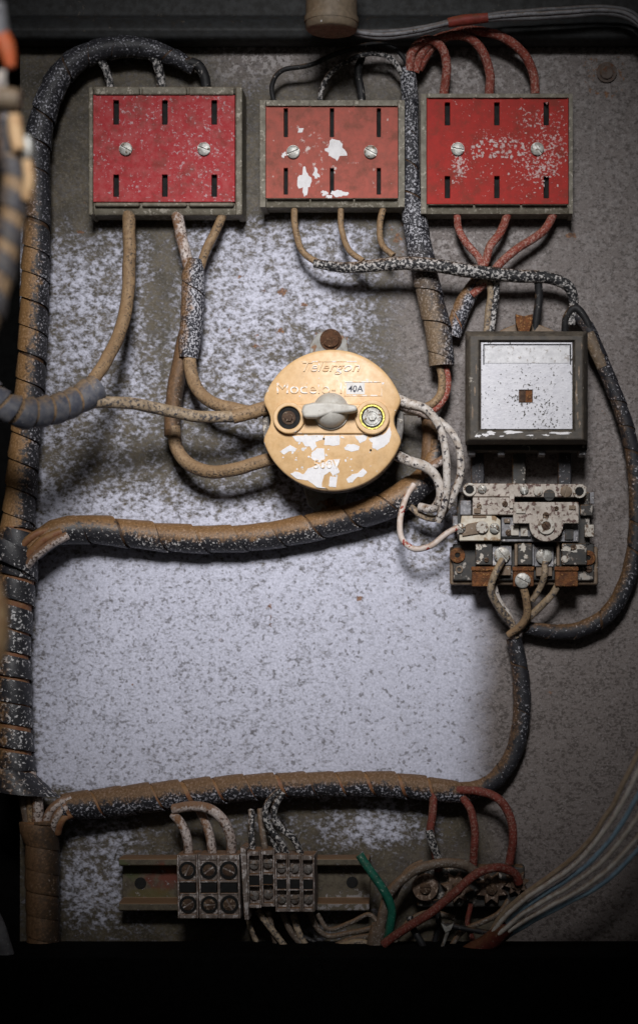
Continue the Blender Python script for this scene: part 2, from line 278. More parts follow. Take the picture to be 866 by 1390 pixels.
def plate_mat():
    g = G('sprayed_plate_paint')
    st = (1.0, 1.0, 1.45, 0.5)
    a = g.noise(0.135, 4, 0.62, (3, 0, 7), st)
    b = g.noise(0.033, 3, 0.6, (9, 0, 1))
    c = g.noise(0.30, 3, 0.6, (1, 0, 5))
    sp = g.attr('spray_shade'); br = g.attr('brown'); ru = g.attr('rust')
    olive = g.mix(g.step(b, 0.35, 0.65), (0.092, 0.073, 0.046), (0.040, 0.032, 0.019))
    olive = g.mix(g.math('MULTIPLY', g.step(c, 0.54, 0.64), 0.45), olive, (0.19, 0.165, 0.13))
    olive = g.mix(g.math('MULTIPLY', g.step(a, 0.50, 0.62), 0.6), olive, (0.03, 0.022, 0.014))
    brown = g.mix(g.step(c, 0.38, 0.66), (0.185, 0.158, 0.150), (0.10, 0.083, 0.077))
    bd = g.step(g.math('ADD', g.noise(0.20, 3, 0.6, (17, 0, 3), st), g.math('MULTIPLY', g.math('SUBTRACT', b, .5), .35)), 0.48, 0.62)
    brown = g.mix(g.math('MULTIPLY', bd, 0.8), brown, (0.050, 0.038, 0.033))
    brown = g.mix(g.math('MULTIPLY', g.step(c, 0.54, 0.64), 0.55), brown, (0.32, 0.285, 0.28))
    flk = g.step(g.math('ADD', g.noise(0.17, 4, 0.65, (8, 0, 31)), g.math('MULTIPLY', g.math('SUBTRACT', b, 0.5), 0.5)), 0.50, 0.60)
    brown = g.mix(g.math('MULTIPLY', flk, g.attr('fleck')), brown, (0.45, 0.42, 0.42))
    base = olive
    white = g.mix(g.step(c, 0.36, 0.66), (0.62, 0.63, 0.755), (0.46, 0.47, 0.565))
    # noise is compared with the overspray and painted shade mapped at that place
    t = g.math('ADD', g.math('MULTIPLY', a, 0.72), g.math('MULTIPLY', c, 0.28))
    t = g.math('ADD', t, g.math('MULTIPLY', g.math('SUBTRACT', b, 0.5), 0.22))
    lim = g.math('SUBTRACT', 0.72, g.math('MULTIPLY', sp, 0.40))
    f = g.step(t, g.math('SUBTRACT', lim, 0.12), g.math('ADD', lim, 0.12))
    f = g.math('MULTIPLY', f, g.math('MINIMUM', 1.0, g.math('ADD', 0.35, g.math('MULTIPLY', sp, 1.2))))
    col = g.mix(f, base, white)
    # dark peppering over the white
    q = g.math('ADD', g.noise(0.20, 3, 0.55, (21, 0, 4), st), g.math('MULTIPLY', g.math('SUBTRACT', b, 0.5), -0.3))
    p = g.math('MULTIPLY', g.step(q, 0.49, 0.72), g.attr('pepper'))
    col = g.mix(g.math('MULTIPLY', p, 0.62), col, (0.10, 0.095, 0.10))
    p2 = g.step(g.noise(0.165, 1.5, 0.5, (2, 0, 14)), 0.60, 0.70)
    col = g.mix(g.math('MULTIPLY', p2, 0.62), col, (0.07, 0.06, 0.055))
    film = g.step(g.math('ADD', br, g.math('MULTIPLY', g.math('SUBTRACT', b, 0.5), 0.35)), 0.08, 0.92)
    col = g.mix(film, col, brown)
    r = g.step(g.math('ADD', ru, g.math('MULTIPLY', g.math('SUBTRACT', g.noise(0.11, 4, 0.7, (4, 0, 40)), 0.5), 2.4)), 0.50, 0.66)
    col = g.mix(g.math('MULTIPLY', r, 0.9), col, g.mix(g.step(c, 0.4, 0.6), (0.24, 0.095, 0.022), (0.075, 0.03, 0.012)))
    g.bump(g.math('ADD', g.math('MULTIPLY', f, 0.4), a), 0.45, 1.6)
    return g.done(col, 0.55, 0.0, 0.35)
M['plate'] = plate_mat()

# ------------------------------------------------------------------ object helpers
LOC = {}
def tag(o, label=None, cat=None, group=None, kind=None):
    if label: o['label'] = label
    if cat: o['category'] = cat
    if group: o['group'] = group
    if kind: o['kind'] = kind

def thing(name, at, label, cat, group=None):
    o = bpy.data.objects.new(name, None)
    o.empty_display_size = 0.01
    COL.objects.link(o)
    o.location = W(at)
    LOC[o.name] = W(at)
    tag(o, label, cat, group)
    return o

def mk(name, bm, mat, parent=None, bevel=0.0, sharp=38, at=None):
    """link a bmesh (in grid units) as one mesh object"""
    bmesh.ops.recalc_face_normals(bm, faces=bm.faces)
    base = LOC[parent.name] if parent is not None else None
    if base is None:
        if at is None:
            c = Vector((0, 0, 0))
            for v in bm.verts: c += v.co
            at = c/max(1, len(bm.verts))
        base = W(at)
    for v in bm.verts:
        v.co = W(v.co)-base
    bmesh.ops.reverse_faces(bm, faces=bm.faces)
    bmesh.ops.recalc_face_normals(bm, faces=bm.faces)
    lim = math.radians(sharp)
    for f in bm.faces: f.smooth = True
    for e in bm.edges:
        if len(e.link_faces) == 2 and e.calc_face_angle(0) > lim: e.smooth = False
    me = bpy.data.meshes.new(name)
    bm.to_mesh(me); bm.free()
    me.materials.append(M[mat] if isinstance(mat, str) else mat)
    o = bpy.data.objects.new(name, me)
    COL.objects.link(o)
    if parent is not None:
        o.parent = parent
        if parent.type == 'EMPTY': pass
        else:
            pass
        LOC[o.name] = base
    else:
        o.location = base
        LOC[o.name] = base
    if bevel > 0:
        b = o.modifiers.new('bevel', 'BEVEL')
        b.width = bevel*S; b.segments = 2; b.limit_method = 'ANGLE'; b.angle_limit = math.radians(40)
        b.harden_normals = True
    return o

def B(): return bmesh.new()

def prism(bm, pts, h0, h1, top=None):
    """closed outline (already unprojected x, y) between two heights; top: other outline for the front"""
    lo = [bm.verts.new((x, y, h0)) for x, y in pts]
    hi = [bm.verts.new((x, y, h1)) for x, y in (top or pts)]
    n = len(pts)
    bm.faces.new(lo); bm.faces.new(hi[::-1])
    for i in range(n):
        bm.faces.new((lo[i], hi[i], hi[(i+1) % n], lo[(i+1) % n]))

def up(pts, h):
    return [U(x, y, h)[:2] for x, y in pts]

def box(bm, x0, y0, x1, y1, h0, h1):
    prism(bm, up([(x0, y0), (x1, y0), (x1, y1), (x0, y1)], h1), h0, h1)

def circ(x, y, r, n=24, a0=0.0):
    return [(x+r*math.cos(a0+2*math.pi*i/n), y+r*math.sin(a0+2*math.pi*i/n)) for i in range(n)]

def cyl(bm, x, y, r, h0, h1, n=24, r1=None):
    prism(bm, up(circ(x, y, r, n), h1), h0, h1, up(circ(x, y, r1 if r1 else r, n), h1))

def ring(bm, x, y, ro, ri, h0, h1, n=28):
    o, i = up(circ(x, y, ro, n), h1), up(circ(x, y, ri, n), h1)
    vs = [[bm.verts.new((p[0], p[1], h)) for p in q] for q, h in ((o, h0), (o, h1), (i, h1), (i, h0))]
    for k in range(n):
        j = (k+1) % n
        for a, b in ((0, 1), (1, 2), (2, 3), (3, 0)):
            bm.faces.new((vs[a][k], vs[a][j], vs[b][j], vs[b][k]))

def dome(bm, x, y, r, h0, hgt, n=24, rings=6, flat=0.0):
    prev = None
    for k in range(rings+1):
        a = (math.pi/2)*k/rings*(1-flat)
        rr, hh = r*math.cos(a), h0+hgt*math.sin(a)
        row = [bm.verts.new((p[0], p[1], hh)) for p in up(circ(x, y, max(rr, 0.05), n), h0)]
        if prev:
            for i in range(n): bm.faces.new((prev[i], prev[(i+1) % n], row[(i+1) % n], row[i]))
        else:
            bm.faces.new(row[::-1])
        prev = row
    bm.faces.new(prev)

def screw(bm, x, y, r, h0, h1, ang=0.6, n=24):
    """slotted head: a disc with a real groove across it"""
    cyl(bm, x, y, r, h0, h1-2.0, n)
    hw = r*0.17
    for sgn in (0, math.pi):
        a = math.asin(min(1, hw/r))
        pts = []
        m = 12
        for i in range(m+1):
            t = a+(math.pi-2*a)*i/m
            pts.append((r*0.97*math.cos(t), r*0.97*math.sin(t)))
        q = []
        for px, py in pts:
            t = ang+sgn
            q.append((x+px*math.cos(t)-py*math.sin(t), y+px*math.sin(t)+py*math.cos(t)))
        inner = [(x+(p[0]-x)*0.86, y+(p[1]-y)*0.86) for p in q]
        prism(bm, up(q, h1), h1-2.2, h1-0.6)
        prism(bm, up(q, h1), h1-0.6, h1, up(inner, h1))

def blobpts(x, y, rx, ry, n=26, jag=0.3, seed=0):
    out = []
    for i in range(n):
        a = 2*math.pi*i/n
        k = 1+jag*mnoise.noise(Vector((math.cos(a)*1.6+seed*3.1, math.sin(a)*1.6, seed*1.7)))*1.6+jag*0.5*mnoise.noise(Vector((math.cos(a)*5+seed, math.sin(a)*5, 3.3)))
        out.append((x+rx*k*math.cos(a), y+ry*k*math.sin(a)))
    return out

def text(bm, s, x, y, w, hgt, h0, depth, shear=0.0, bold=0.0):
    cu = bpy.data.curves.new('lettering', 'FONT')
    cu.body = s; cu.extrude = 0.02; cu.shear = shear; cu.offset = bold; cu.resolution_u = 3
    o = bpy.data.objects.new('lettering', cu)
    me = bpy.data.meshes.new_from_object(o)
    xs = [v.co.x for v in me.vertices]; ys = [v.co.y for v in me.vertices]
    x0, x1, y0, y1 = min(xs), max(xs), min(ys), max(ys)
    k = K(h0)
    c = U(x, y, h0)
    n0 = len(bm.verts)
    bm.from_mesh(me)
    bm.verts.ensure_lookup_table()
    for v in bm.verts[n0:]:
        u = ((v.co.x-x0)/(x1-x0)-0.5)*w*k; q = ((v.co.y-y0)/(y1-y0)-0.5)*hgt*k
        v.co = Vector((c.x+u, c.y-q, h0+(depth if v.co.z > 0 else -0.5)))
    bpy.data.objects.remove(o); bpy.data.curves.remove(cu); bpy.data.meshes.remove(me)

# --- swept shapes
def dense(pts, step=5.0, wob=0.0, seed=0):
    """smooth curve through (x, y, h[, r]) knots -> list of (grid point, radius)"""
    P = []
    for p in pts:
        h = p[2]
        P.append((U(p[0], p[1], h), (p[3]*K(h)) if len(p) > 3 else None))
    P = [(P[0][0]*2-P[1][0], P[0][1])]+P+[(P[-1][0]*2-P[-2][0], P[-1][1])]
    out = []
    for i in range(1, len(P)-2):
        p0, p1, p2, p3 = (P[i+k][0] for k in (-1, 0, 1, 2))
        n = max(2, int((p2-p1).length/step))
        # centripetal form keeps tight bends free of loops
        t01 = max(1e-3, (p1-p0).length)**0.5; t12 = max(1e-3, (p2-p1).length)**0.5; t23 = max(1e-3, (p3-p2).length)**0.5
        m1 = (p2-p1)+t12*((p1-p0)/t01-(p2-p0)/(t01+t12))
        m2 = (p2-p1)+t12*((p3-p2)/t23-(p3-p1)/(t12+t23))
        for k in range(n):
            t = k/n
            q = (2*t**3-3*t**2+1)*p1+(t**3-2*t**2+t)*m1+(-2*t**3+3*t**2)*p2+(t**3-t**2)*m2
            r = None if P[i][1] is None else P[i][1]+(P[i+1][1]-P[i][1])*t
            out.append((q, r))
    out.append((P[-2][0], P[-2][1]))
    if wob:
        res = []
        for k, (q, r) in enumerate(out):
            d = Vector((mnoise.noise(q*0.03+Vector((seed, 0, 0))), mnoise.noise(q*0.03+Vector((0, seed, 9))), 0.4*mnoise.noise(q*0.03+Vector((5, 0, seed)))))
            res.append((q+d*wob, r))
        out = res
    return out

def frames(path):
    n = len(path)
    T = []
    for i in range(n):
        a, b = path[max(0, i-1)][0], path[min(n-1, i+1)][0]
        T.append((b-a).normalized())
    ref = Vector((0, 0, 1))
    if abs(T[0].dot(ref)) > 0.9: ref = Vector((1, 0, 0))
    N = [(ref-T[0]*ref.dot(T[0])).normalized()]
    for i in range(1, n):
        v = N[-1]-T[i]*N[-1].dot(T[i])
        N.append(v.normalized())
    return T, N, [T[i].cross(N[i]) for i in range(n)]

def tube(bm, path, r=None, seg=12, rough=0.0, seed=0):
    T, N, Bn = frames(path)
    rows = []
    for i, (p, rr) in enumerate(path):
        R = rr if rr is not None else r
        row = []
        for k in range(seg):
            a = 2*math.pi*k/seg
            q = R
            if rough: q *= 1+rough*mnoise.noise(p*0.05+Vector((math.cos(a), math.sin(a), seed)))
            row.append(bm.verts.new(p+(N[i]*math.cos(a)+Bn[i]*math.sin(a))*q))
        rows.append(row)
    for a, b in zip(rows, rows[1:]):
        for k in range(seg):
            bm.faces.new((a[k], a[(k+1) % seg], b[(k+1) % seg], b[k]))
    bm.faces.new(rows[0][::-1]); bm.faces.new(rows[-1])

def wrap(bm, path, r, pitch, cover=0.94, hand=1, lift=0.05, thick=1.6, seg=26, phase=0.0, seed=1, rand=0.08, s0=0.0, s1=None):
    """a flat strip wound as a helix round the path; each turn laps slightly over or leaves a gap"""
    T, N, Bn = frames(path)
    L = [0.0]
    for a, b in zip(path, path[1:]): L.append(L[-1]+(b[0]-a[0]).length)
    tot = L[-1] if s1 is None else min(s1, L[-1])
    rng = random.Random(seed)
    nt = int((tot-s0)/pitch)+3
    rc = [rng.gauss(0, rand) for _ in range(nt+2)]; rl = [rng.uniform(0.3, 1.5) for _ in range(nt+2)]
    ro = [rng.gauss(0, rand*0.9) for _ in range(nt+2)]
    def samp(s):
        s = min(max(s, 0.0), L[-1])
        lo, hi = 0, len(L)-1
        while hi-lo > 1:
            m = (lo+hi)//2
            if L[m] <= s: lo = m
            else: hi = m
        t = (s-L[lo])/max(1e-6, L[hi]-L[lo])
        p = path[lo][0].lerp(path[hi][0], t)
        n = N[lo].lerp(N[hi], t).normalized(); b = Bn[lo].lerp(Bn[hi], t).normalized()
        q = None if path[lo][1] is None else path[lo][1]+(path[hi][1]-path[lo][1])*t
        return p, n, b, (q if q is not None else r)
    prof = [(0.0, -0.035), (0.10, 0.0), (0.5, 0.012), (0.86, 0.03), (1.0, 0.012)]
    turns = (tot-s0)/pitch+0.9
    steps = int(turns*seg)
    rows = []
    for i in range(steps+1):
        u = i/seg
        k = int(u); f = u-k; f = f*f*(3-2*f)
        cv = cover+rc[k]+(rc[k+1]-rc[k])*f
        lf = lift*(rl[k]+(rl[k+1]-rl[k])*f)
        so = (ro[k]+(ro[k+1]-ro[k])*f)*pitch
        a = hand*2*math.pi*u+phase
        outer, inner = [], []
        for v, dr in prof:
            s = s0-0.9*pitch+pitch*u+so+v*cv*pitch
            s = min(max(s, s0), tot)
            p, n, b, R = samp(s)
            R2 = R*(1+dr+lf*v)
            R2 *= 1+0.035*mnoise.noise(p*0.06+Vector((math.cos(a)*2, math.sin(a)*2, seed)))
            d = n*math.cos(a)+b*math.sin(a)
            outer.append(bm.verts.new(p+d*R2))
            if v in (0.0, 0.5, 1.0): inner.append(bm.verts.new(p+d*(R2-thick)))
        rows.append(outer+inner[::-1])
    for A, C in zip(rows, rows[1:]):
        m = len(A)
        for k in range(m):
            j = (k+1) % m
            try: bm.faces.new((A[k], A[j], C[j], C[k]))
            except ValueError: pass
    bm.faces.new(rows[0]); bm.faces.new(rows[-1][::-1])
    bmesh.ops.dissolve_degenerate(bm, dist=0.02, edges=bm.edges)

def band(bm, x, h, R, ya, yb, w, a0, a1, flare):
    """a curved strip lying round the front half of an upright loom"""
    rows = []
    n = 26
    for i in range(n+1):
        f = i/n
        a = math.radians(a0+(a1-a0)*f)
        y = ya+(yb-ya)*f
        row = []
        for v, dr in ((-0.5, 0), (-0.42, 0.8), (0, 0.9), (0.42, 1.0), (0.5, 0.4), (0.5, -1.8), (-0.5, -2.2)):
            q = R+dr+0.6*mnoise.noise(Vector((f*4, v*2, R)))+flare*max(0, f-0.45)*(0.5+v)*1.3
            row.append(bm.verts.new((x+q*math.sin(a), y+v*w, h+q*math.cos(a))))
        rows.append(row)
    for A, C in zip(rows, rows[1:]):
        for k in range(7): bm.faces.new((A[k], A[(k+1) % 7], C[(k+1) % 7], C[k]))
    bm.faces.new(rows[0]); bm.faces.new(rows[-1][::-1])

_ws = [0]
def wire(label, pts, r, mat, group=None, name='wire', cat='wire', seg=10, wob=1.2):
    _ws[0] += 1
    bm = B()
    tube(bm, dense([(*p, r) if len(p) == 3 else p for p in pts], 4.0, wob, _ws[0]*1.37), r, seg, 0.06, _ws[0])
    o = mk(name, bm, mat, at=U(*pts[0][:3]), sharp=60)
    tag(o, label, cat, group)
    return o

def loom(label, pts, wmat, pitch, cover=0.94, hand=1, lift=0.05, group='spiral wrapped cable looms', coremat='core', seed=1, rand=0.08, phase=0.0, name='cable_loom', cr=0.90, thick=1.6):
    path = [(p, r*0.93) for p, r in dense(pts, 5.0)]
    t = thing(name, U(*pts[0][:3]), label, 'cable loom', group)
    bm = B(); tube(bm, [(p, r*cr) for p, r in path], None, 16); mk('cable_core', bm, coremat, t, sharp=60)
    bm = B(); wrap(bm, path, None, pitch, cover, hand, lift, thick, seed=seed, rand=rand, phase=phase)
    mk('spiral_wrap', bm, wmat, t, sharp=50)
    return t

# ------------------------------------------------------------------ the setting: cabinet
def gauss(x, y, bx, by, rx, ry):
    return math.exp(-((x-bx)/rx)**2-((y-by)/ry)**2)

def sstep(a, b, x):
    t = min(1, max(0, (x-a)/(b-a))); return t*t*(3-2*t)

def spray_shade_at(x, y):
    # overspray dense low in the middle; shade by parts and edges painted in too
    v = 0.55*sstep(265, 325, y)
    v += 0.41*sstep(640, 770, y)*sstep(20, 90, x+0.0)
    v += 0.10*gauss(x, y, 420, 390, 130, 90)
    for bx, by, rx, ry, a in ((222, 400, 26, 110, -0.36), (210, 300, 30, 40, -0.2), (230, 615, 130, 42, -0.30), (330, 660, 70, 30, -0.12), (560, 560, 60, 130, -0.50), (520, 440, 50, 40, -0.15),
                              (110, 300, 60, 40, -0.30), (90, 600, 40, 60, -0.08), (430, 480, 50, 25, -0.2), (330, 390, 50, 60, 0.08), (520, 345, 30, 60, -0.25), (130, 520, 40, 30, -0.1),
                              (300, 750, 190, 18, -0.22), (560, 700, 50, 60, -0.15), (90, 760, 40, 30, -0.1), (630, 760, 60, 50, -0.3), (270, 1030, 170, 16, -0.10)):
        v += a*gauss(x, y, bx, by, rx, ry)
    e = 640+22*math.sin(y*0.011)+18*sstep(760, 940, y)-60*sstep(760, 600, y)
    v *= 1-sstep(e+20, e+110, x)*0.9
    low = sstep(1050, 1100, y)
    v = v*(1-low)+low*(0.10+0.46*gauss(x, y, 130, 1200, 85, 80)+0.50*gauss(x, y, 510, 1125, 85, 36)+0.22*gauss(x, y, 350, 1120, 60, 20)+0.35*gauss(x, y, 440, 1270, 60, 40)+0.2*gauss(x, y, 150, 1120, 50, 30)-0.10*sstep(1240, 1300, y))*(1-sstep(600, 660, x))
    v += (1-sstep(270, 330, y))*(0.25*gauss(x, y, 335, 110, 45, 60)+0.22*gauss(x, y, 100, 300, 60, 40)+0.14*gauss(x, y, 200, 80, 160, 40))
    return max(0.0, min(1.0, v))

def brown_at(x, y):  # brown-grey paint, with the shade on that side mixed into the colour
    e = 640+22*math.sin(y*0.011)+22*sstep(760, 940, y)-60*sstep(760, 600, y)-25*sstep(700, 500, y)
    v = sstep(e-55, e+60, x)
    v = max(v, 0.85*(1-sstep(60, 160, y))*sstep(240, 330, x))
    v = max(v, 0.5*gauss(x, y, 600, 1190, 90, 60))
    return v

RUST = [(383, 396, 9, 8, 1), (380, 449, 8, 6, 1), (357, 392, 4, 4, .9), (325, 375, 7, 5, .8), (346, 470, 8, 5, .8), (348, 456, 5, 4, .7), (311, 449, 5, 4, .8), (412, 413, 5, 4, .8), (310, 400, 4, 4, .6), (240, 318, 9, 6, .7), (107, 314, 8, 5, .7),
        (487, 812, 7, 5, 1), (499, 806, 5, 3, .9), (367, 830, 4, 11, .8), (367, 850, 2.5, 9, .7), (135, 850, 4, 3, .6), (378, 985, 4, 3, .5), (448, 460, 34, 20, .55), (800, 100, 12, 24, .6), (842, 98, 11, 22, .5), (824, 126, 20, 7, .5), (808, 80, 12, 8, .4), (538, 325, 18, 30, .5), (775, 320, 9, 7, .8),
        (300, 870, 4, 3, .5), (250, 700, 4, 3, .5), (540, 1000, 4, 3, .5), (180, 930, 4, 3, .5), (375, 655, 5, 4, .6), (450, 690, 30, 12, .6), (745, 300, 6, 5, .5), (560, 800, 4, 3, .5), (620, 850, 4, 3, .4), (820, 560, 6, 5, .5), (745, 940, 6, 5, .5)]

def plate():
    bm = B()
    L1 = bm.verts.layers.float.new('spray_shade'); L2 = bm.verts.layers.float.new('brown'); L3 = bm.verts.layers.float.new('rust'); L4 = bm.verts.layers.float.new('pepper'); L5 = bm.verts.layers.float.new('fleck')
    x0, x1, y0, y1, st = 27, 935, 10, 1390, 4
    nx, ny = int((x1-x0)/st), int((y1-y0)/st)
    g = []
    for j in range(ny+1):
        row = []
        for i in range(nx+1):
            x, y = x0+i*st, y0+j*st
            h = 1.6*mnoise.noise(Vector((x*0.008, y*0.008, 1.3)))+0.5*mnoise.noise(Vector((x*0.03, y*0.03, 5)))-3
            v = bm.verts.new((x, y, h))
            v[L1] = spray_shade_at(x, y); v[L2] = brown_at(x, y)
            r = 0.0
            for bx, by, rx, ry, a in RUST:
                if abs(x-bx) < 3*rx and abs(y-by) < 3*ry: r += a*gauss(x, y, bx, by, rx, ry)
            v[L3] = r
            v[L5] = max(0.2*(1-sstep(700, 1000, y)), 0.8*gauss(x, y, 330, 90, 110, 55), 0.55*gauss(x, y, 560, 100, 300, 80), 0.5*gauss(x, y, 640, 330, 120, 60))
            v[L4] = 1.0-0.72*sstep(380, 600, x+0.2*(y-800))*sstep(700, 800, y)
            row.append(v)
        g.append(row)
    for j in range(ny):
        for i in range(nx):
            bm.faces.new((g[j][i], g[j][i+1], g[j+1][i+1], g[j+1][i]))
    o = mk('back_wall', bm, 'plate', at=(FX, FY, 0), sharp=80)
    # the sheet has to face the viewer
    if o.data.polygons[0].normal.y > 0: o.data.flip_normals()
    tag(o, kind='structure')
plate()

def slab(name, x0, y0, x1, y1, h0, h1, mat, bevel=2.0):
    bm = B(); prism(bm, [(x0, y0), (x1, y0), (x1, y1), (x0, y1)], h0, h1)
    o = mk(name, bm, mat, bevel=bevel); tag(o, kind='structure'); return o
slab('cabinet_wall', -420, -400, 1300, 1800, -140, -120, 'steel_black')
slab('cabinet_wall', -95, -160, -60, 1560, -119, 420, 'steel_black')
slab('cabinet_wall', 985, -160, 1015, 1560, -119, 420, 'steel_dark')
slab('cabinet_ceiling', -94, -172, 1014, -140, -119, 420, 'steel_dark')
# channel along the top of the plate: folded sheet with a rolled lower lip
bm = B()
prof = [(-120, -2), (-120, 20), (28, 20), (38, 34), (52, 40), (62, 36), (66, 26), (64, -2)]
lo = [bm.verts.new((-59, y, h)) for y, h in prof]; hi = [bm.verts.new((984, y, h)) for y, h in prof]
bm.faces.new(lo); bm.faces.new(hi[::-1])
for i in range(len(prof)):
    j = (i+1) % len(prof); bm.faces.new((lo[i], hi[i], hi[j], lo[j]))
tag(mk('cabinet_beam', bm, 'steel_dark', bevel=3.0, sharp=50), kind='structure')
# added black sill, made up to fill the bottom strip with black
bm = B()
yb = U(433, 1300, 170).y
prism(bm, [(-59, yb), (984, yb), (984, yb+150), (-59, yb+150)], 40, 170)
tag(mk('added_sill', bm, 'steel_black', bevel=3.0), kind='structure')

# ------------------------------------------------------------------ three red terminal boxes
def red_box(label, fr, cv, slots, slot_w, rows, screws, mat, hgt, notch, seed):
    x0, y0, x1, y1 = fr; a0, b0, a1, b1 = cv
    t = thing('terminal_box', U((x0+x1)/2, (y0+y1)/2, 0), label, 'terminal box', 'red terminal boxes under the top beam')
    H = hgt
    # frame: four walls with notched top and bottom lips
    bm = B()
    w = a0-x0
    box(bm, x0, y0, a0-0.5, y1, 2, H)
    box(bm, a1+0.5, y0, x1, y1, 2, H)
    n = 3
    for (ya, yb_, sgn) in ((y0, b0-0.5, 1), (b1+0.5, y1-12, -1)):
        box(bm, a0-0.5, ya, a1+0.5, yb_, 2, H-7)
        wd = (a1-a0)/n
        for k in range(n):
            xa, xb = a0+wd*k+notch*0.6, a0+wd*(k+1)-notch*0.6
            pts = up([(xa-4, ya), (xb+4, ya), (xb+4, yb_), (xa-4, yb_)], H)
            prism(bm, pts, H-8, H)
    # sloping lower skirt
    p = [U(x0+4, y1-12, H-7), U(x1-4, y1-12, H-7)]
    A, C = p[0], p[1]
    lo = [bm.verts.new((A.x, A.y-2, 2)), bm.verts.new((A.x, A.y-2, H-7)), bm.verts.new((A.x, A.y+3, H-7.5)), bm.verts.new((A.x, A.y+11, H-13)), bm.verts.new((A.x, A.y+11, 2))]
    hi = [bm.verts.new((C.x, v.co.y, v.co.z)) for v in lo]
    bm.faces.new(lo); bm.faces.new(hi[::-1])
    for i in range(5):
        j = (i+1) % 5; bm.faces.new((lo[i], hi[i], hi[j], lo[j]))
    mk('frame', bm, 'frame_grey', t, bevel=2.6)
    bm = B(); box(bm, a0+1, b0+1, a1-1, b1-1, 3, H-13); mk('box_interior', bm, 'black_in', t)
    # red cover: a sheet with the six slots cut through
    xs = sorted([a0, a1]+[v for s in slots for v in (s-slot_w/2, s+slot_w/2)])
    ys = sorted([b0, b1]+[v for r in rows for v in r])
    bm = B()
    hc = H-4
    gx = [U(x, 0, hc).x for x in xs]; gy = [U(0, y, hc).y for y in ys]
    nx, ny = len(xs)-1, len(ys)-1
    def hole(i, j): return i < 0 or j < 0 or i >= nx or j >= ny or (i % 2 == 1 and j % 2 == 1)
    V = {}
    def vt(i, j, h):
        if (i, j, h) not in V: V[(i, j, h)] = bm.verts.new((gx[i], gy[j], h))
        return V[(i, j, h)]
    for i in range(nx):
        for j in range(ny):
            if hole(i, j): continue
            for h in (hc, hc-7):
                bm.faces.new([vt(i, j, h), vt(i+1, j, h), vt(i+1, j+1, h), vt(i, j+1, h)])
            for (di, dj, c1, c2) in ((-1, 0, (0, 0), (0, 1)), (1, 0, (1, 0), (1, 1)), (0, -1, (0, 0), (1, 0)), (0, 1, (0, 1), (1, 1))):
                if hole(i+di, j+dj):
                    bm.faces.new([vt(i+c1[0], j+c1[1], hc), vt(i+c2[0], j+c2[1], hc), vt(i+c2[0], j+c2[1], hc-7), vt(i+c1[0], j+c1[1], hc-7)])
    cov = mk('red_cover', bm, mat, t, bevel=0.8)
    for k, (sx, sy, ang) in enumerate(screws):
        bm = B(); screw(bm, sx, sy, 9, hc-1, hc+4, ang); mk('screw', bm, 'screw', t)
    return t, hc, cov

t1, hc, c1 = red_box('pinkish red terminal box beside the tall loom, evenly coated in pale dust',
        (120, 117, 329, 292), (127, 129, 319, 274), [158, 224, 291], 7.5, [(136, 169), (237, 267)],
        [(171, 202, 0.5), (277, 202, 0.35)], 'red_a', 48, 9, 1)
t2, hc, c2 = red_box('smallest red terminal box, orange tinged, with white paint smears beside its screws',
        (353, 136, 549, 281), (361, 144, 540, 269), [388, 450.5, 514], 5.5, [(147, 186), (228, 264)],
        [(398, 206, -0.4), (503, 206, 0.5)], 'red_b', 48, 8, 2)
for k, (x, y, rx, ry) in enumerate(((456, 205, 13, 12), (414, 246, 8, 21), (429, 236, 4, 8), (460, 263, 12, 4.5), (447, 267, 5, 2.5), (408, 177, 3.5, 3), (440, 262, 4, 4), (385, 210, 3, 3))):
    bm = B(); prism(bm, up(blobpts(x, y, rx, ry, 30, 0.55, k+4), hc), hc-0.3, hc+0.35)
    mk('white_paint_smear', bm, 'flake', c2)
t3, hc, c3 = red_box('deep red terminal box by the black contactor, flecked white across its middle',
        (571, 127, 777, 290), (579, 133, 771, 277), [607, 674, 741], 7, [(139, 170), (239, 269)],
        [(621, 202, 0.2), (729, 202, 0.9)], 'red_c', 48, 9, 3)
# remains of two rows of white painted print, too worn to read
bm = B()
rr = random.Random(5)
for row, y0 in enumerate((196, 210)):
    x = 641
    while x < 709:
        w = rr.uniform(3, 7)
        if rr.random() < 0.88:
            for q in range(2):
                prism(bm, up(blobpts(x+rr.uniform(-1, 2), y0+rr.uniform(-5, 4), w*0.42, rr.uniform(1.3, 3), 12, 0.6, rr.random()*50), hc), hc-0.3, hc+rr.uniform(0.2, 0.7))
        x += w
for k in range(70):
    x = rr.gauss(735, 26); y = rr.gauss(215, 32)
    if not (585 < x < 767 and 137 < y < 273): continue
    prism(bm, up(blobpts(x, y, rr.uniform(0.7, 2.2), rr.uniform(0.7, 1.8), 9, 0.5, rr.random()*50), hc), hc-0.3, hc+rr.uniform(0.1, 0.6))
for k in range(14):
    prism(bm, up(blobpts(rr.gauss(624, 4), rr.gauss(230, 10), rr.uniform(0.8, 2.2), rr.uniform(0.8, 2.4), 9, 0.5, rr.random()*50), hc), hc-0.3, hc+rr.uniform(0.1, 0.6))
o = mk('worn_print', bm, 'flake_pink', t3); o['kind'] = 'stuff'

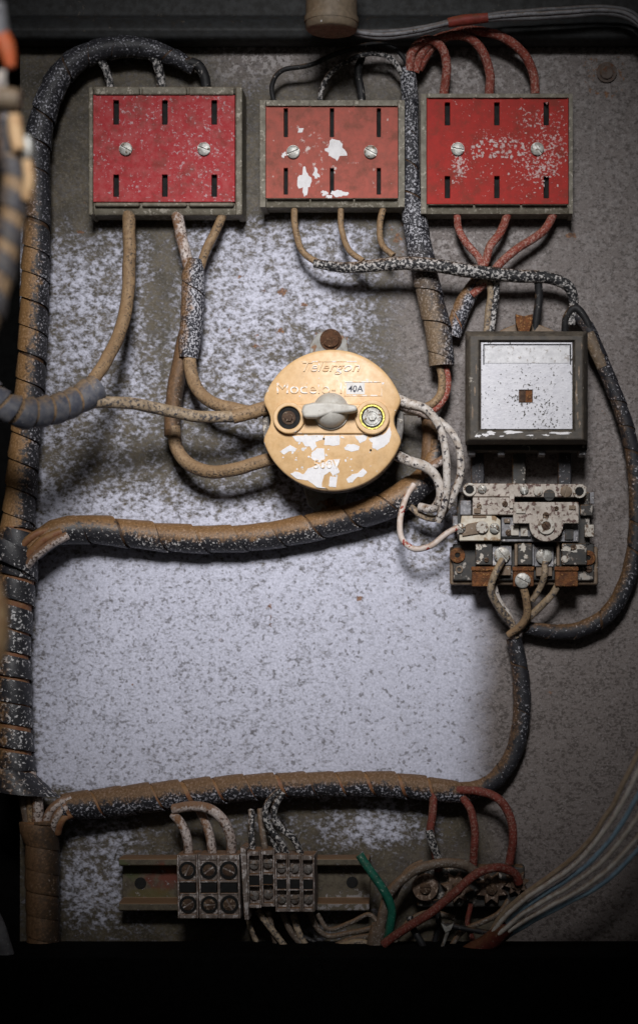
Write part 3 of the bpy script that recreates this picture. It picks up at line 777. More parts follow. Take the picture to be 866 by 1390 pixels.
# ------------------------------------------------------------------ ochre rotary switch
sw = thing('rotary_switch', U(450, 570, 0), 'round ochre rotary switch with grey knob and flaking white paint', 'rotary switch')
bm = B(); cyl(bm, 452, 572, 84, 2, 84, 56); cyl(bm, 452, 573, 93, 2, 58, 56); mk('switch_body', bm, 'switch_body', sw, bevel=2)
bm = B(); ring(bm, 452, 573, 96, 86, 56, 72, 56); mk('body_rim', bm, 'switch_body', sw, bevel=2)
def cover_outline(grow=0.0):
    pts = []
    n = 120
    for i in range(n):
        a = 2*math.pi*i/n
        R = 97.5+grow
        x, y = R*math.cos(a), R*math.sin(a)*0.985
        if abs(y) < 30:
            c = 0.5+0.5*math.cos(math.pi*y/30)
            x -= math.copysign(14*c**0.8, x)
        pts.append((450.5+x, 570+y))
    return pts
HC = 104
bm = B()
o0 = up(cover_outline(0), HC)
prism(bm, o0, 86, HC-5)
prism(bm, o0, HC-5.0, HC-1.5, up(cover_outline(-1.6), HC))
prism(bm, up(cover_outline(-1.6), HC), HC-1.5, HC, up(cover_outline(-5), HC))
bmesh.ops.remove_doubles(bm, verts=bm.verts, dist=0.01)
scov = mk('switch_cover', bm, 'orange', sw, sharp=75)
# raised bar that carries the sockets
def stadium(xa, xb, y, r, n=14):
    p = [(xb+r*math.cos(t), y+r*math.sin(t)) for t in [(-0.5+i/n)*math.pi for i in range(n+1)]]
    return p+[(xa-r*math.cos(t), y-r*math.sin(t)) for t in [(-0.5+i/n)*math.pi for i in range(n+1)]]
bm = B(); prism(bm, up(stadium(393, 505, 569, 21), HC), HC-1, HC+4, up(stadium(393, 505, 569, 19.5), HC)); mk('socket_bar', bm, 'orange', sw, bevel=0.8, sharp=60)
for x, y, ro, ri, m in ((392, 567, 21.5, 15.5, 'rust_screw'), (505, 566, 23.5, 17, 'screw')):
    bm = B(); ring(bm, x, y, ro, ri, HC, HC+9, 36); so = mk('socket_ring', bm, 'orange', sw, bevel=1.6)
    bm = B(); cyl(bm, x, y, ri+0.5, HC+4, HC+4.6, 30); mk('socket_floor', bm, 'black_in', so)
    bm = B(); cyl(bm, x, y, 9.5 if m == 'rust_screw' else 13, HC+4.6, HC+6.0, 22); cyl(bm, x, y, 5.5, HC+6, HC+9, 6); mk('socket_screw', bm, m, so, bevel=0.6)
    if m == 'screw':
        bm = B(); ring(bm, x, y, ri-0.2, ri-2.2, HC+4.6, HC+8.2, 30); mk('brass_ring', bm, 'brass', so)
        bm = B(); ring(bm, x, y, 10, 7.5, HC+6.0, HC+7.2, 24); mk('washer', bm, 'screw', so)
# knob: domed boss and a tapering grip
bm = B(); cyl(bm, 449, 558, 25, HC+4, HC+8, 36); dome(bm, 449, 557, 24, HC+8, 22, 36, 8, 0.12)
kn = mk('knob', bm, 'knob', sw, sharp=60)
bm = B()
prism(bm, up([(411, 549), (425, 546), (449, 545), (470, 548), (484, 550), (485, 558), (472, 560), (449, 562), (430, 567), (412, 567), (409, 558)], HC+29), HC+8, HC+30)
mk('knob_grip', bm, 'knob', kn, bevel=4, sharp=70)
# raised lettering
bm = B(); text(bm, 'Telergon', 450, 500, 78, 17, HC, 1.7, 0.35); mk('raised_lettering', bm, 'orange_text', scov)
bm = B(); box(bm, 409, 490, 484, 491.2, HC-0.3, HC+0.8); mk('raised_line', bm, 'orange_text', sw)
bm = B(); text(bm, 'Modelo-1', 420, 527, 88, 14.5, HC, 1.7, 0.0); mk('raised_lettering', bm, 'orange_text', scov)
bm = B(); text(bm, '500V', 444, 630, 36, 12, HC, 1.7, 0.0); mk('raised_lettering', bm, 'orange_text', scov)
bm = B()
for (a, b, c, d) in ((467, 517.5, 518.5, 519), (467, 536, 518.5, 537.5), (467, 519, 468.4, 536), (517, 519, 518.5, 536)):
    box(bm, a, b, c, d, HC-0.3, HC+1.0)
mk('label_frame', bm, 'orange_text', sw)
bm = B(); box(bm, 470, 519.5, 495, 535, HC-0.2, HC+0.6); st = mk('white_sticker', bm, 'sticker', sw)
bm = B(); text(bm, '40A', 482.5, 527.5, 20, 8.5, HC+0.6, 0.25, 0.1, 0.01); mk('sticker_lettering', bm, 'ink', st)
bm = B(); cyl(bm, 481, 531, 1.6, HC+0.6, HC+1.0, 10); mk('ink_spot', bm, 'ink', st)
bm = B()
FL = [[(397, 592), (440, 591), (437, 597), (428, 600), (430, 606), (424, 612), (421, 606), (414, 606), (411, 600), (402, 599)],
      [(441, 592), (461, 591), (461, 604), (452, 605), (440, 604)],
      [(424, 614), (431, 608), (440, 609), (441, 623), (434, 628), (424, 624), (422, 618)],
      [(481, 592), (500, 590), (496, 598), (488, 602), (486, 598)],
      [(500, 596), (510, 592), (522, 589), (529, 580), (531, 588), (528, 600), (522, 606), (512, 611), (505, 608), (506, 602)],
      [(467, 607), (473, 603), (482, 603), (488, 606), (487, 611), (478, 613), (469, 611)],
      [(424, 634), (438, 628), (452, 624), (462, 623), (458, 634), (461, 641), (452, 646), (448, 640), (440, 645), (436, 660), (446, 664), (430, 661), (418, 652), (404, 650), (394, 643), (402, 640), (412, 644), (418, 636)],
      [(448, 646), (458, 648), (456, 662), (446, 660)], [(470, 650), (478, 644), (486, 642), (493, 636), (498, 641), (493, 647), (484, 648), (478, 655), (472, 655)],
      [(380, 613), (386, 609), (394, 604), (403, 609), (401, 613), (393, 612), (386, 617)]]
for pts in FL:
    q = []
    for (ax, ay), (bx, by) in zip(pts, pts[1:]+pts[:1]):
        for k in range(4):
            x, y = ax+(bx-ax)*k/4, ay+(by-ay)*k/4
            q.append((x+1.1*mnoise.noise(Vector((x*0.4, y*0.4, 2))), y+1.1*mnoise.noise(Vector((x*0.4, y*0.4, 8)))))
    bm = B(); prism(bm, up(q, HC), HC-0.2, HC+0.45)
    mk('white_paint_flake', bm, 'flake', scov)
bm = B()
rr = random.Random(9)
for k in range(90):
    a = rr.uniform(0, 6.28); q = 88*math.sqrt(rr.random())
    x, y = 450+q*math.cos(a), 570+q*math.sin(a)
    if abs(y-569) < 24 and 370 < x < 530: continue
    if y < 590 and rr.random() < 0.7: continue
    e = rr.uniform(0.5, 1.7)
    prism(bm, up(blobpts(x, y, e*rr.uniform(.8, 1.5), e, 9, 0.5, k*1.3), HC), HC-0.2, HC+rr.uniform(0.15, 0.8))
o = mk('paint_speck', bm, 'flake', sw); o['kind'] = 'stuff'
bm = B()
for x, y, r in ((439.5, 595.5, 1.3), (503, 611, 1.5), (546, 604, 2.2), (543, 609, 1.5)): cyl(bm, x, y, r, HC-2.2, HC+0.8, 10)
mk('chip_mark', bm, 'black_in', sw)
# brackets above and below the switch
br = thing('mounting_bracket', U(447, 466, 0), 'pale bracket tab with a rusty screw above the ochre switch', 'bracket', 'mounting brackets of the rotary switch')
bm = B(); prism(bm, up([(420, 480), (421, 467), (430, 453), (447, 447), (463, 452), (471, 462), (473, 480)], 10), 1, 10); mk('tab', bm, 'bracket', br, bevel=2)
bm = B(); cyl(bm, 449, 461, 15, 10, 12, 22); cyl(bm, 449, 460, 11.5, 12, 16, 20); mk('screw', bm, 'dark_rust', br, bevel=2)
br = thing('mounting_bracket', U(447, 686, 0), 'pale bracket tab with rust below the ochre switch', 'bracket', 'mounting brackets of the rotary switch')
bm = B(); prism(bm, up([(410, 655), (475, 655), (466, 690), (452, 697), (430, 696), (418, 686)], 12), 1, 12); mk('tab', bm, 'bracket', br, bevel=2)
bm = B(); cyl(bm, 449, 684, 9, 12, 18, 6); mk('screw', bm, 'rust', br, bevel=1)

# ------------------------------------------------------------------ black contactor with the silver plate
ct = thing('contactor', U(713, 530, 0), 'square black contactor with a worn silver face plate', 'contactor')
H = 112
bm = B(); box(bm, 640, 458, 790, 604, 4, 70); box(bm, 633, 470, 797, 612, 30, 74); mk('contactor_base', bm, 'bakelite', ct, bevel=3)
# housing with a sloping bezel round a recess
bm = B()
out = up([(631, 450), (797, 450), (797, 602), (631, 602)], 96)
mid = up([(637, 456), (791, 456), (791, 597), (637, 597)], H)
inn = up([(650, 462), (779, 462), (779, 585), (650, 585)], H)
rec = up([(651, 463), (778, 463), (778, 584), (651, 584)], H-6)
loops = [(up([(631, 450), (797, 450), (797, 602), (631, 602)], 96), 60), (out, 98), (mid, H), (inn, H), (rec, H-6)]
vs = [[bm.verts.new((x, y, h)) for x, y in pts] for pts, h in loops]
bm.faces.new(vs[0])
for a, b in zip(vs, vs[1:]):
    for k in range(4): bm.faces.new((a[k], a[(k+1) % 4], b[(k+1) % 4], b[k]))
bm.faces.new(vs[-1])
bz = mk('bezel', bm, 'bakelite_top', ct, bevel=2.2)
# silver plate with the square hole
bm = B()
gx = [652.5, 704, 722.5, 776.5]; gy = [464.5, 529, 546.5, 582.5]
for i in range(3):
    for j in range(3):
        if i == 1 and j == 1: continue
        p = up([(gx[i], gy[j]), (gx[i+1], gy[j]), (gx[i+1], gy[j+1]), (gx[i], gy[j+1])], H-2)
        f = bm.faces.new([bm.verts.new((x, y, H-3)) for x, y in p])
bmesh.ops.remove_doubles(bm, verts=bm.verts, dist=0.01)
r = bmesh.ops.extrude_face_region(bm, geom=bm.faces[:])
for v in r['geom']:
    if isinstance(v, bmesh.types.BMVert): v.co.z -= 2.5
fp = mk('face_plate', bm, 'silver', ct, bevel=0.7)
bm = B(); box(bm, 657.5, 469.5, 772.5, 493, H-3.2, H-2.2); mk('label_panel', bm, 'silver_panel', fp, bevel=0.3)
bm = B()
for a, b, c, d in ((655.5, 467, 774.5, 468.6), (655.5, 467, 657, 495), (773, 467, 774.5, 495)): box(bm, a, b, c, d, H-3.2, H-2.5)
mk('printed_border', bm, 'black_in', fp)
bm = B(); box(bm, 704.5, 529.5, 722, 546, H-5.8, H-5.4); mk('square_window', bm, 'rust', ct)
bm = B(); box(bm, 705, 530, 713, 545, H-5.3, H-4.6); mk('window_shutter', bm, 'rust_screw', ct)
for k, (x, y, rx, ry) in enumerate(((666, 587.8, 6, 2.2), (695, 586.8, 11, 1.8), (762, 587.5, 13, 1.6), (648, 592, 4, 1.6), (782, 536, 1.5, 14), (783.5, 563, 1.2, 5), (658, 590.6, 4, 1.6), (644, 530, 1, 6), (720, 591, 4, 1), (641, 560, 0.9, 8), (646, 500, 0.8, 5), (785, 505, 0.9, 8), (786, 575, 1.2, 4), (740, 590.5, 5, 0.9), (681, 592, 3, 0.8), (789, 470, 0.8, 4))):
    bm = B(); prism(bm, up(blobpts(x, y, rx, ry, 22, 0.6, k+20), H), H-1.5, H+0.4)
    mk('white_paint_smear' if rx > ry else 'worn_edge', bm, 'flake' if rx > ry else 'relay_tan', bz)
bm = B(); prism(bm, up([(672+86*i/16, 452-14*math.sin(math.pi*i/16)) for i in range(17)]+[(758, 470), (672, 470)], 36), 6, 36); mk('coil_housing', bm, 'relay_tan', ct, bevel=2)
bm = B(); prism(bm, up([(699, 426), (711, 429), (723, 426), (722, 438), (718, 450), (703, 450), (700, 438)], 60), 36.2, 60); mk('mounting_clip', bm, 'rust', ct, bevel=1)
for x in (648, 704, 766):
    bm = B(); box(bm, x-9, 602, x+9, 668, 14, 40); mk('terminal_prong', bm, 'wrap_dark' if x != 704 else 'relay_black', ct, bevel=2)
for x in (640, 680, 735, 790):
    bm = B(); box(bm, x-5, 600, x+5, 618, 40, 72); mk('terminal_lug', bm, 'relay_grey', ct, bevel=1.5)

# ------------------------------------------------------------------ overload relay
rl = thing('overload_relay', U(710, 725, 0), 'corroded overload relay with a dial and rusty clamps under the contactor', 'overload relay')
bm = B(); box(bm, 610, 742, 811, 794, 3, 30); mk('relay_tray', bm, 'relay_tan', rl, bevel=3)
bm = B(); box(bm, 614, 738, 806, 788, 30.2, 38); box(bm, 620, 668, 800, 740, 4, 40); mk('relay_base', bm, 'relay_black', rl, bevel=2)
bm = B(); prism(bm, up([(634, 656), (790, 657), (796, 661), (796, 671), (790, 675), (634, 674), (628, 670), (628, 660)], 58), 8, 58); mk('mounting_bar', bm, 'relay_white', rl, bevel=1.6)
for x, y in ((637, 664.5), (786, 667)):
    bm = B(); ring(bm, x, y, 9.2, 5.8, 57, 61, 24); mk('eyelet', bm, 'relay_pale', rl, bevel=0.8)
    bm = B(); cyl(bm, x, y, 5.8, 57.5, 58.6, 18); mk('bolt_hole', bm, 'black_in', rl)
for x, y, r, m in ((654, 663.5, 6.2, 'screw'), (711, 665, 6, 'screw'), (730, 666.5, 6.5, 'relay_pale'), (768, 667, 8, 'relay_tan')):
    bm = B(); screw(bm, x, y, r, 58, 62, 0.4+x, 20); mk('screw', bm, m, rl)
bm = B(); cyl(bm, 745, 672, 8, 57.5, 58.7, 16); box(bm, 738, 668, 752, 676, 58, 60); mk('catch', bm, 'relay_black', rl, bevel=1)
bm = B(); box(bm, 641, 675, 697, 699, 40, 70); mk('front_block', bm, 'relay_white', rl, bevel=1.5)
bm = B(); box(bm, 691, 670, 698, 690, 70, 74); mk('front_rib', bm, 'relay_white', rl, bevel=1)
bm = B(); box(bm, 624, 679, 639, 699, 40, 60); mk('side_block', bm, 'relay_grey', rl, bevel=1.5)
# big plate with a round lobe
lobe = [(696, 681.5), (785, 681.5), (785, 710.5), (764, 710.5)]
lobe += [(741+23*math.cos(a), 713+22*math.sin(a)) for a in [i*math.pi/16 for i in range(0, 17)]]
lobe += [(718, 710.5), (696, 710.5)]
bm = B(); prism(bm, up(lobe, 82), 74, 82); mk('dial_plate', bm, 'relay_white', rl, bevel=1)
bm = B(); ring(bm, 741, 714, 11.5, 6, 82, 86, 28); d = mk('dial_ring', bm, 'relay_pale', rl, bevel=1)
bm = B(); screw(bm, 741, 714, 6, 81.5, 85, 0.9, 20); mk('dial_screw', bm, 'rust_screw', rl)
bm = B(); screw(bm, 740.5, 699.5, 4.5, 82, 85, 0.1, 16); mk('screw', bm, 'rust_screw', rl)
bm = B(); box(bm, 680, 701, 785, 735.5, 40, 62); mk('trip_block', bm, 'relay_grey', rl, bevel=1.5)
bm = B(); box(bm, 706, 714, 716, 728, 62, 68); box(bm, 693, 713, 704, 727, 62, 66); mk('trip_tab', bm, 'relay_pale', rl, bevel=1)
bm = B(); box(bm, 678, 728, 720, 731, 62, 64); mk('trip_slot', bm, 'black_in', rl)
bm = B(); prism(bm, up([(626, 700), (671, 700), (679, 706), (679, 734), (623, 734), (623, 722)], 68), 40, 68); mk('lever_plate', bm, 'relay_cream', rl, bevel=1.2)
bm = B(); prism(bm, up([(627, 717), (634, 711), (654, 707), (662, 712), (661, 720), (652, 724), (634, 727), (627, 728)], 72), 68.2, 71); mk('lever', bm, 'relay_tan', rl, bevel=1)
bm = B(); cyl(bm, 654, 715.5, 8.5, 71, 74, 26); mk('lever_pivot', bm, 'relay_pale', rl, bevel=1)
for x, y, r in ((625, 717, 6.8), (671, 717, 7.2)):
    bm = B(); screw(bm, x, y, r, 68, 73, 0.7, 22); mk('screw', bm, 'screw', rl)
bm = B(); box(bm, 793, 712, 806, 729, 36, 56); mk('reset_button', bm, 'relay_pale', rl, bevel=1.5)
bm = B(); box(bm, 787, 685, 804, 700, 36, 50); mk('end_cap', bm, 'relay_black', rl, bevel=1.5)
for x0, x1, m in ((645, 668, 'relay_black'), (702, 722, 'relay_black'), (762, 796, 'relay_black')):
    bm = B(); box(bm, x0, 737.5, x1, 767, 38, 58); mk('barrier', bm, m, rl, bevel=1.5)
for k, (x, y, rx, ry) in enumerate(((650, 743, 4, 4), (657, 741, 3, 2), (653, 756, 3.5, 4), (649, 763, 3, 2), (709, 744, 4, 5), (713, 755, 3, 3), (709, 761, 3, 2), (770, 745, 8, 3), (786, 743, 7, 3), (779, 748, 4, 2))):
    bm = B(); prism(bm, up(blobpts(x, y, rx, ry, 18, 0.55, k+60), 58), 57.6, 58.6)
    mk('white_paint_smear', bm, 'relay_pale', rl)
for x, y in ((681, 753.5), (738, 755)):
    bm = B(); box(bm, x-13, y-13, x+13, y+14, 38, 50); mk('terminal_plate', bm, 'relay_grey', rl, bevel=1)
    bm = B(); screw(bm, x, y, 11, 50, 57, 0.9 if x < 700 else 1.5, 26); mk('terminal_screw', bm, 'screw', rl)
for x0, x1 in ((640, 672), (696, 724), (753, 784)):
    bm = B()
    box(bm, x0, 769, x1, 796, 30, 66); box(bm, x0-1, 769, x1+1, 775, 66, 69)
    mk('rusty_clamp', bm, 'rust', rl, bevel=2.2)
bm = B(); screw(bm, 709, 788, 10.5, 66, 74, 0.5, 26); mk('terminal_screw', bm, 'screw', rl)
for x, y, r, m in ((620.5, 753.5, 10.5, 'rust'), (798, 757, 10, 'rust')):
    bm = B(); ring(bm, x, y, r, 3.4, 38, 42, 24); mk('rusty_washer', bm, m, rl, bevel=1)
    bm = B(); cyl(bm, x, y, 3.6, 38.2, 39.4, 14); mk('bolt_hole', bm, 'black_in', rl)
bm = B(); ring(bm, 623, 773, 5, 3, 38, 40, 18); mk('eyelet', bm, 'relay_tan', rl)
bm = B(); cyl(bm, 766, 759, 5, 58, 60, 16); mk('rivet', bm, 'relay_pale', rl, bevel=.6)

for x0, y0, x1, y1, h0, h1, m, nm in ((700, 690.5, 713, 697, 82, 84.5, 'relay_pale', 'spring_tab'), (772, 686, 781, 692, 82, 84, 'relay_tan', 'spring_tab'), (643, 690, 652, 697, 70, 72.5, 'relay_tan', 'spring_tab'),
                                      (698, 736, 702, 768, 38, 55, 'relay_tan', 'divider'), (755, 736, 759, 768, 38, 55, 'relay_tan', 'divider'), (665, 737, 668, 768, 38.2, 53, 'relay_grey', 'divider'), (722, 738, 725, 768, 38.2, 53, 'relay_grey', 'divider'),
                                      (676, 768, 693, 781, 38, 48, 'relay_tan', 'contact_bar'), (727, 769, 749, 782, 38, 47, 'relay_tan', 'contact_bar'), (766, 717, 778, 733, 62, 65, 'relay_black', 'trip_slot'), (684, 704, 692, 710, 62, 66, 'relay_tan', 'spring_tab'),
                                      (800, 668, 806, 684, 30, 44, 'relay_grey', 'end_clip'), (614, 700, 621, 714, 20, 40, 'relay_grey', 'end_clip'), (641, 700, 660, 703, 68, 69.5, 'relay_tan', 'spring_tab')):
    bm = B(); box(bm, x0, y0, x1, y1, h0, h1); mk(nm, bm, m, rl, bevel=1)
for x, y, r, h, m in ((778, 743, 4, 58, 'rust_screw'), (660, 760, 3.4, 58, 'rust_screw'), (755, 690, 3, 82, 'rust_screw'), (685, 684, 4, 70, 'rust_screw'), (650, 687, 3.5, 70, 'relay_tan'), (690, 723, 4.5, 62, 'rust_screw'), (799, 773, 4.5, 38, 'rust_screw')):
    bm = B(); screw(bm, x, y, r, h, h+2.6, x*0.7, 14); mk('screw', bm, m, rl)

# ------------------------------------------------------------------ DIN rail and terminal blocks
ra = thing('mounting_rail', U(335, 1198, 0), 'stained metal mounting rail behind the terminal blocks', 'rail')
bm = B()
pr = [(1162, 4), (1162, 34), (1164, 38), (1172, 38), (1174, 34), (1176, 12), (1220, 12), (1222, 34), (1224, 38), (1233, 38), (1235, 34), (1235, 4)]
lo = [bm.verts.new(U(165, y, 20).xy.to_tuple()+(h,)) for y, h in pr]
hi = [bm.verts.new(U(502, y, 20).xy.to_tuple()+(h,)) for y, h in pr]
bm.faces.new(lo); bm.faces.new(hi[::-1])
for i in range(len(pr)):
    j = (i+1) % len(pr); bm.faces.new((lo[i], hi[i], hi[j], lo[j]))
mk('rail_channel', bm, 'rail', ra, bevel=1.2)
for x, y in ((191, 1199), (478, 1198)):
    bm = B(); cyl(bm, x, y, 8, 11, 12.8, 22); mk('rail_hole', bm, 'black_in', ra)

def block(x0, x1, y0, y1, big, label, skew, group):
    """one terminal block: two screw wells and a square opening cut into its front"""
    t = thing('terminal_block', U((x0+x1)/2, (y0+y1)/2, 20), label, 'terminal block', group)
    H = 92
    xc = (x0+x1)/2; w = x1-x0; h = y1-y0
    sx = skew/h
    bm = B()
    def quad(a, b, c, d, hh0, hh1):
        prism(bm, up([(a+sx*(b-y0), b), (c+sx*(b-y0), b), (c+sx*(d-y0), d), (a+sx*(d-y0), d)], hh1), hh0, hh1)
    rows = [(y0+h*0.09, y0+h*0.40), (y0+h*0.44, y0+h*0.60), (y0+h*0.63, y0+h*0.93)]
    quad(x0, y0, x1, y1, 30, H-12)
    m = w*(0.10 if big else 0.13)
    quad(x0, y0, x0+m, y1, H-12, H); quad(x1-m, y0, x1, y1, H-12, H)
    ys = [y0]+[v for r in rows for v in r]+[y1]
    for k in range(0, len(ys), 2): quad(x0+m, ys[k], x1-m, ys[k+1], H-12, H-0.4)
    mk('block_body', bm, 'terminal', t, bevel=1.2)
    for k, (a, b) in enumerate(rows):
        cx = xc+sx*((a+b)/2-y0); cy = (a+b)/2
        if k == 1:
            bm = B(); box(bm, cx-w*0.36, a+0.5, cx+w*0.36, b-0.5, H-11.8, H-1.2); mk('wire_opening', bm, 'black_in', t)
        else:
            R = min(w*0.30, (b-a)*0.36)
            if big:
                bm = B()
                quad(x0+m, a, x1-m, b, H-11.9, H-2); mk('screw_well', bm, 'terminal', t, bevel=1)
                bm = B(); cyl(bm, cx, cy, R*1.15, H-2.0, H-1.5, 24); mk('well_shadow_ring', bm, 'black_in', t) if False else bm.free()
                bm = B(); ring(bm, cx, cy, R*1.38, R*0.98, H-2.2, H-0.2, 24); mk('well_rim', bm, 'black_in', t)
                bm = B(); screw(bm, cx, cy, R*0.95, H-4, H-0.6, 0.75+0.3*k+x0, 20); mk('screw', bm, 'rust_screw', t)
            else:
                bm = B(); screw(bm, cx, cy, R*1.15, H-11.9, H-7, 0.75+0.5*k+x0, 18); mk('screw', bm, 'well_screw', t)
    return t
GB = 'wide terminal blocks on the mounting rail'
block(240, 268.5, 1160, 1247, True, 'wide terminal block at the bare stained end of the rail', 1.5, GB)
block(268.8, 297, 1160, 1247, True, 'middle one of the three wide terminal blocks', 2, GB)
block(295, 325, 1160, 1247, True, 'wide terminal block next to the thin end plate', 2, GB)
GS = 'narrow terminal blocks on the mounting rail'
names = ['first narrow terminal block, touching the end plate', 'second narrow terminal block from the end plate', 'middle narrow terminal block of the row of five',
         'fourth narrow terminal block from the end plate', 'last narrow terminal block, facing the free rail end']
for (x0, x1, y0, y1), nm in zip(((335.5, 354, 1155, 1233), (354.3, 372.5, 1154, 1231), (373, 390.5, 1160, 1238), (390.8, 408.5, 1160, 1238), (408.8, 426.5, 1161, 1238)), names):
    block(x0, x1, y0, y1, False, nm, 1.0, GS)
bm = B(); prism(bm, up([(326, 1150), (334, 1153), (338, 1249), (332, 1249), (329, 1200)], 97), 36, 97)
tag(mk('end_plate', bm, 'terminal', bevel=1.2), 'thin end plate between the wide and narrow terminal blocks', 'end plate')

# ------------------------------------------------------------------ round connector strip low in the dark corner
cs = thing('connector_strip', U(640, 1207, 0), 'dark connector strip with star shaped washers below the red wires', 'connector strip')
bm = B(); box(bm, 566, 1176, 712, 1232, 3, 34); mk('strip_base', bm, 'relay_black', cs, bevel=4)
for k, (x, y, R, pt) in enumerate(((577, 1206, 19, 0), (620, 1206, 24, 8), (667, 1207, 25, 8), (701, 1200, 19, 8))):
    bm = B()
    if pt:
        pts = []
        for i in range(pt*2):
            a = math.pi*i/pt+0.2*k
            rr_ = R if i % 2 == 0 else R*0.62
            pts.append((x+rr_*math.cos(a), y+rr_*math.sin(a)))
        prism(bm, up(pts, 48), 34, 48, up([(x+(p[0]-x)*.85, y+(p[1]-y)*.85) for p in pts], 48))
    else:
        cyl(bm, x, y, R, 34, 48, 26, R*0.9)
    w = mk('star_washer' if pt else 'round_washer', bm, 'ceramic', cs, bevel=1)
    bm = B(); screw(bm, x, y, 8, 48, 53, 0.5*k, 18); mk('screw', bm, 'rust_screw', cs)

# ------------------------------------------------------------------ small loose hardware on the plate
bt = thing('plate_bolt', U(823, 98, 0), 'rusty bolt in a brown stain on the upper plate', 'bolt')
bm = B(); cyl(bm, 823, 98, 14, -2, 1, 26); mk('washer', bm, 'bolt_brown', bt, bevel=1)
bm = B(); cyl(bm, 823, 98, 9, 1, 4.5, 18); mk('bolt_head', bm, 'bolt_brown', bt, bevel=2.5)
ft = thing('cable_fitting', U(450, 20, 120), 'beige ribbed cable fitting hanging at the top edge', 'cable fitting')
bm = B(); tube(bm, [(U(450, -60, 130), 33), (U(450, 20, 130), 33), (U(450, 30, 130), 34), (U(450, 40, 130), 33), (U(450, 42.5, 130), 30)], None, 36); mk('fitting_body', bm, 'fitting', ft, sharp=50)
bm = B(); tube(bm, [(U(450, 24, 130), 34.6), (U(450, 28, 130), 35.2), (U(450, 32, 130), 34.6)], None, 36); mk('fitting_rib', bm, 'fitting', ft, sharp=50)

# ------------------------------------------------------------------ cable looms
loom('tall black loom beside the pinkish box, bent over at its top',
     [(264, 94, 24, 9), (236, 78, 26, 12), (184, 64, 30, 15), (130, 70, 32, 16), (88, 96, 34, 17.5), (64, 142, 36, 18), (52, 200, 36, 18), (52, 280, 36, 18), (50, 340, 36, 19), (47, 420, 36, 20), (42, 520, 36, 20.5), (34, 610, 36, 21), (27, 690, 36, 22), (22, 745, 36, 25)],
     'wrap_tall', 36, 0.955, 1, 0.075, seed=3, rand=0.03, coremat='core_dark')
loom('thick lower part of the tall loom with open speckled wrap turns',
     [(26, 716, 40, 29), (24, 770, 40, 29), (21, 830, 40, 26), (17, 880, 40, 26), (18, 930, 40, 27), (20, 985, 40, 26), (22, 1040, 40, 27), (28, 1066, 40, 27)],
     'wrap_open', 33, 0.84, 1, 0.05, seed=12, rand=0.05)
loom('brown dusted loom end at the lower left, closely wrapped',
     [(53, 1114, 44, 28), (55, 1134, 44, 27), (57, 1138, 44, 24), (58, 1200, 44, 24), (59, 1260, 44, 23.5), (60, 1330, 44, 24)],
     'wrap_brown', 31, 1.0, 1, 0.035, seed=5, rand=0.02)
loom('loom arching from the tall loom to under the ochre switch',
     [(44, 748, 48, 17), (66, 727, 46, 19), (98, 719, 38, 20), (140, 720, 30, 20), (200, 727, 25, 20), (270, 732, 24, 19.5), (340, 730, 24, 19.5), (410, 719, 24, 20), (470, 704, 26, 20), (520, 688, 34, 20), (556, 668, 30, 20), (584, 640, 26, 17), (594, 600, 22, 16)],
     'wrap', 52, 0.972, -1, 0.08, seed=21, rand=0.03, phase=2.2, coremat='core_dark')
loom('long brown topped loom running above the terminal blocks',
     [(84, 1096, 46, 20), (130, 1091, 38, 21), (200, 1083, 34, 21), (270, 1075, 32, 19.5), (350, 1068, 31, 18.5), (430, 1065, 31, 18), (510, 1064, 31, 18), (570, 1069, 33, 17.5), (606, 1074, 38, 16.5), (634, 1075, 32, 14), (654, 1069, 28, 11.5)],
     'wrap_long', 41, 0.955, -1, 0.07, seed=33, rand=0.045, phase=0.5)
loom('curved thin loom linking the relay wires to the long loom',
     [(624, 1075, 30, 11), (642, 1073, 28, 12), (672, 1058, 24, 12.5), (695, 1026, 22, 12.5), (706, 985, 20, 12.5), (708, 940, 20, 12.5), (704, 900, 20, 11.5), (697, 866, 22, 10.5)],
     'wrap_dark', 30, 0.97, 1, 0.05, seed=40, rand=0.04, coremat='core_dark')
loom('vertical loom between the two boxes nearest the contactor',
     [(553, 92, 30, 12), (556, 130, 26, 12), (557, 200, 24, 11.5), (558, 250, 26, 12.5), (563, 300, 28, 17.5), (574, 360, 30, 18), (585, 410, 34, 18.5), (595, 450, 36, 19), (599, 497, 36, 17.5)],
     'wrap_mid', 44, 0.975, 1, 0.045, seed=50, rand=0.03, phase=1.0, coremat='core_dark')
loom('short dark sleeve joining two tan cables under the pinkish box',
     [(266, 352, 36, 12), (263, 375, 36, 16.5), (262, 420, 36, 16.5), (258, 462, 36, 16), (256, 486, 36, 13)], 'wrap_speck', 50, 0.99, 1, 0.05, seed=61, rand=0.02, phase=2.0, coremat='core_dark')
loom('thin brown loom curving down the far right of the plate',
     [(775, 424, 30, 7), (792, 436, 32, 9), (806, 465, 32, 10), (822, 505, 30, 10.5), (842, 555, 30, 10.5), (857, 610, 28, 11), (863, 670, 28, 11), (862, 735, 28, 11.5), (850, 790, 28, 12), (824, 834, 26, 12), (782, 856, 24, 11.5), (736, 856, 22, 10), (708, 850, 22, 9)],
     'wrap_dark', 34, 0.97, 1, 0.05, seed=70, rand=0.05, coremat='core_dark')
loom('grey ringed hose sweeping in close at the left',
     [(-30, 512, 250, 20), (-2, 545, 240, 21), (30, 560, 225, 21), (64, 558, 205, 21), (98, 547, 180, 20), (126, 530, 160, 19), (132, 526, 156, 18.5)],
     'wrap_grey', 21, 0.80, 1, 0.11, seed=80, rand=0.03, cr=0.94, coremat='tan_wire', thick=2.2)
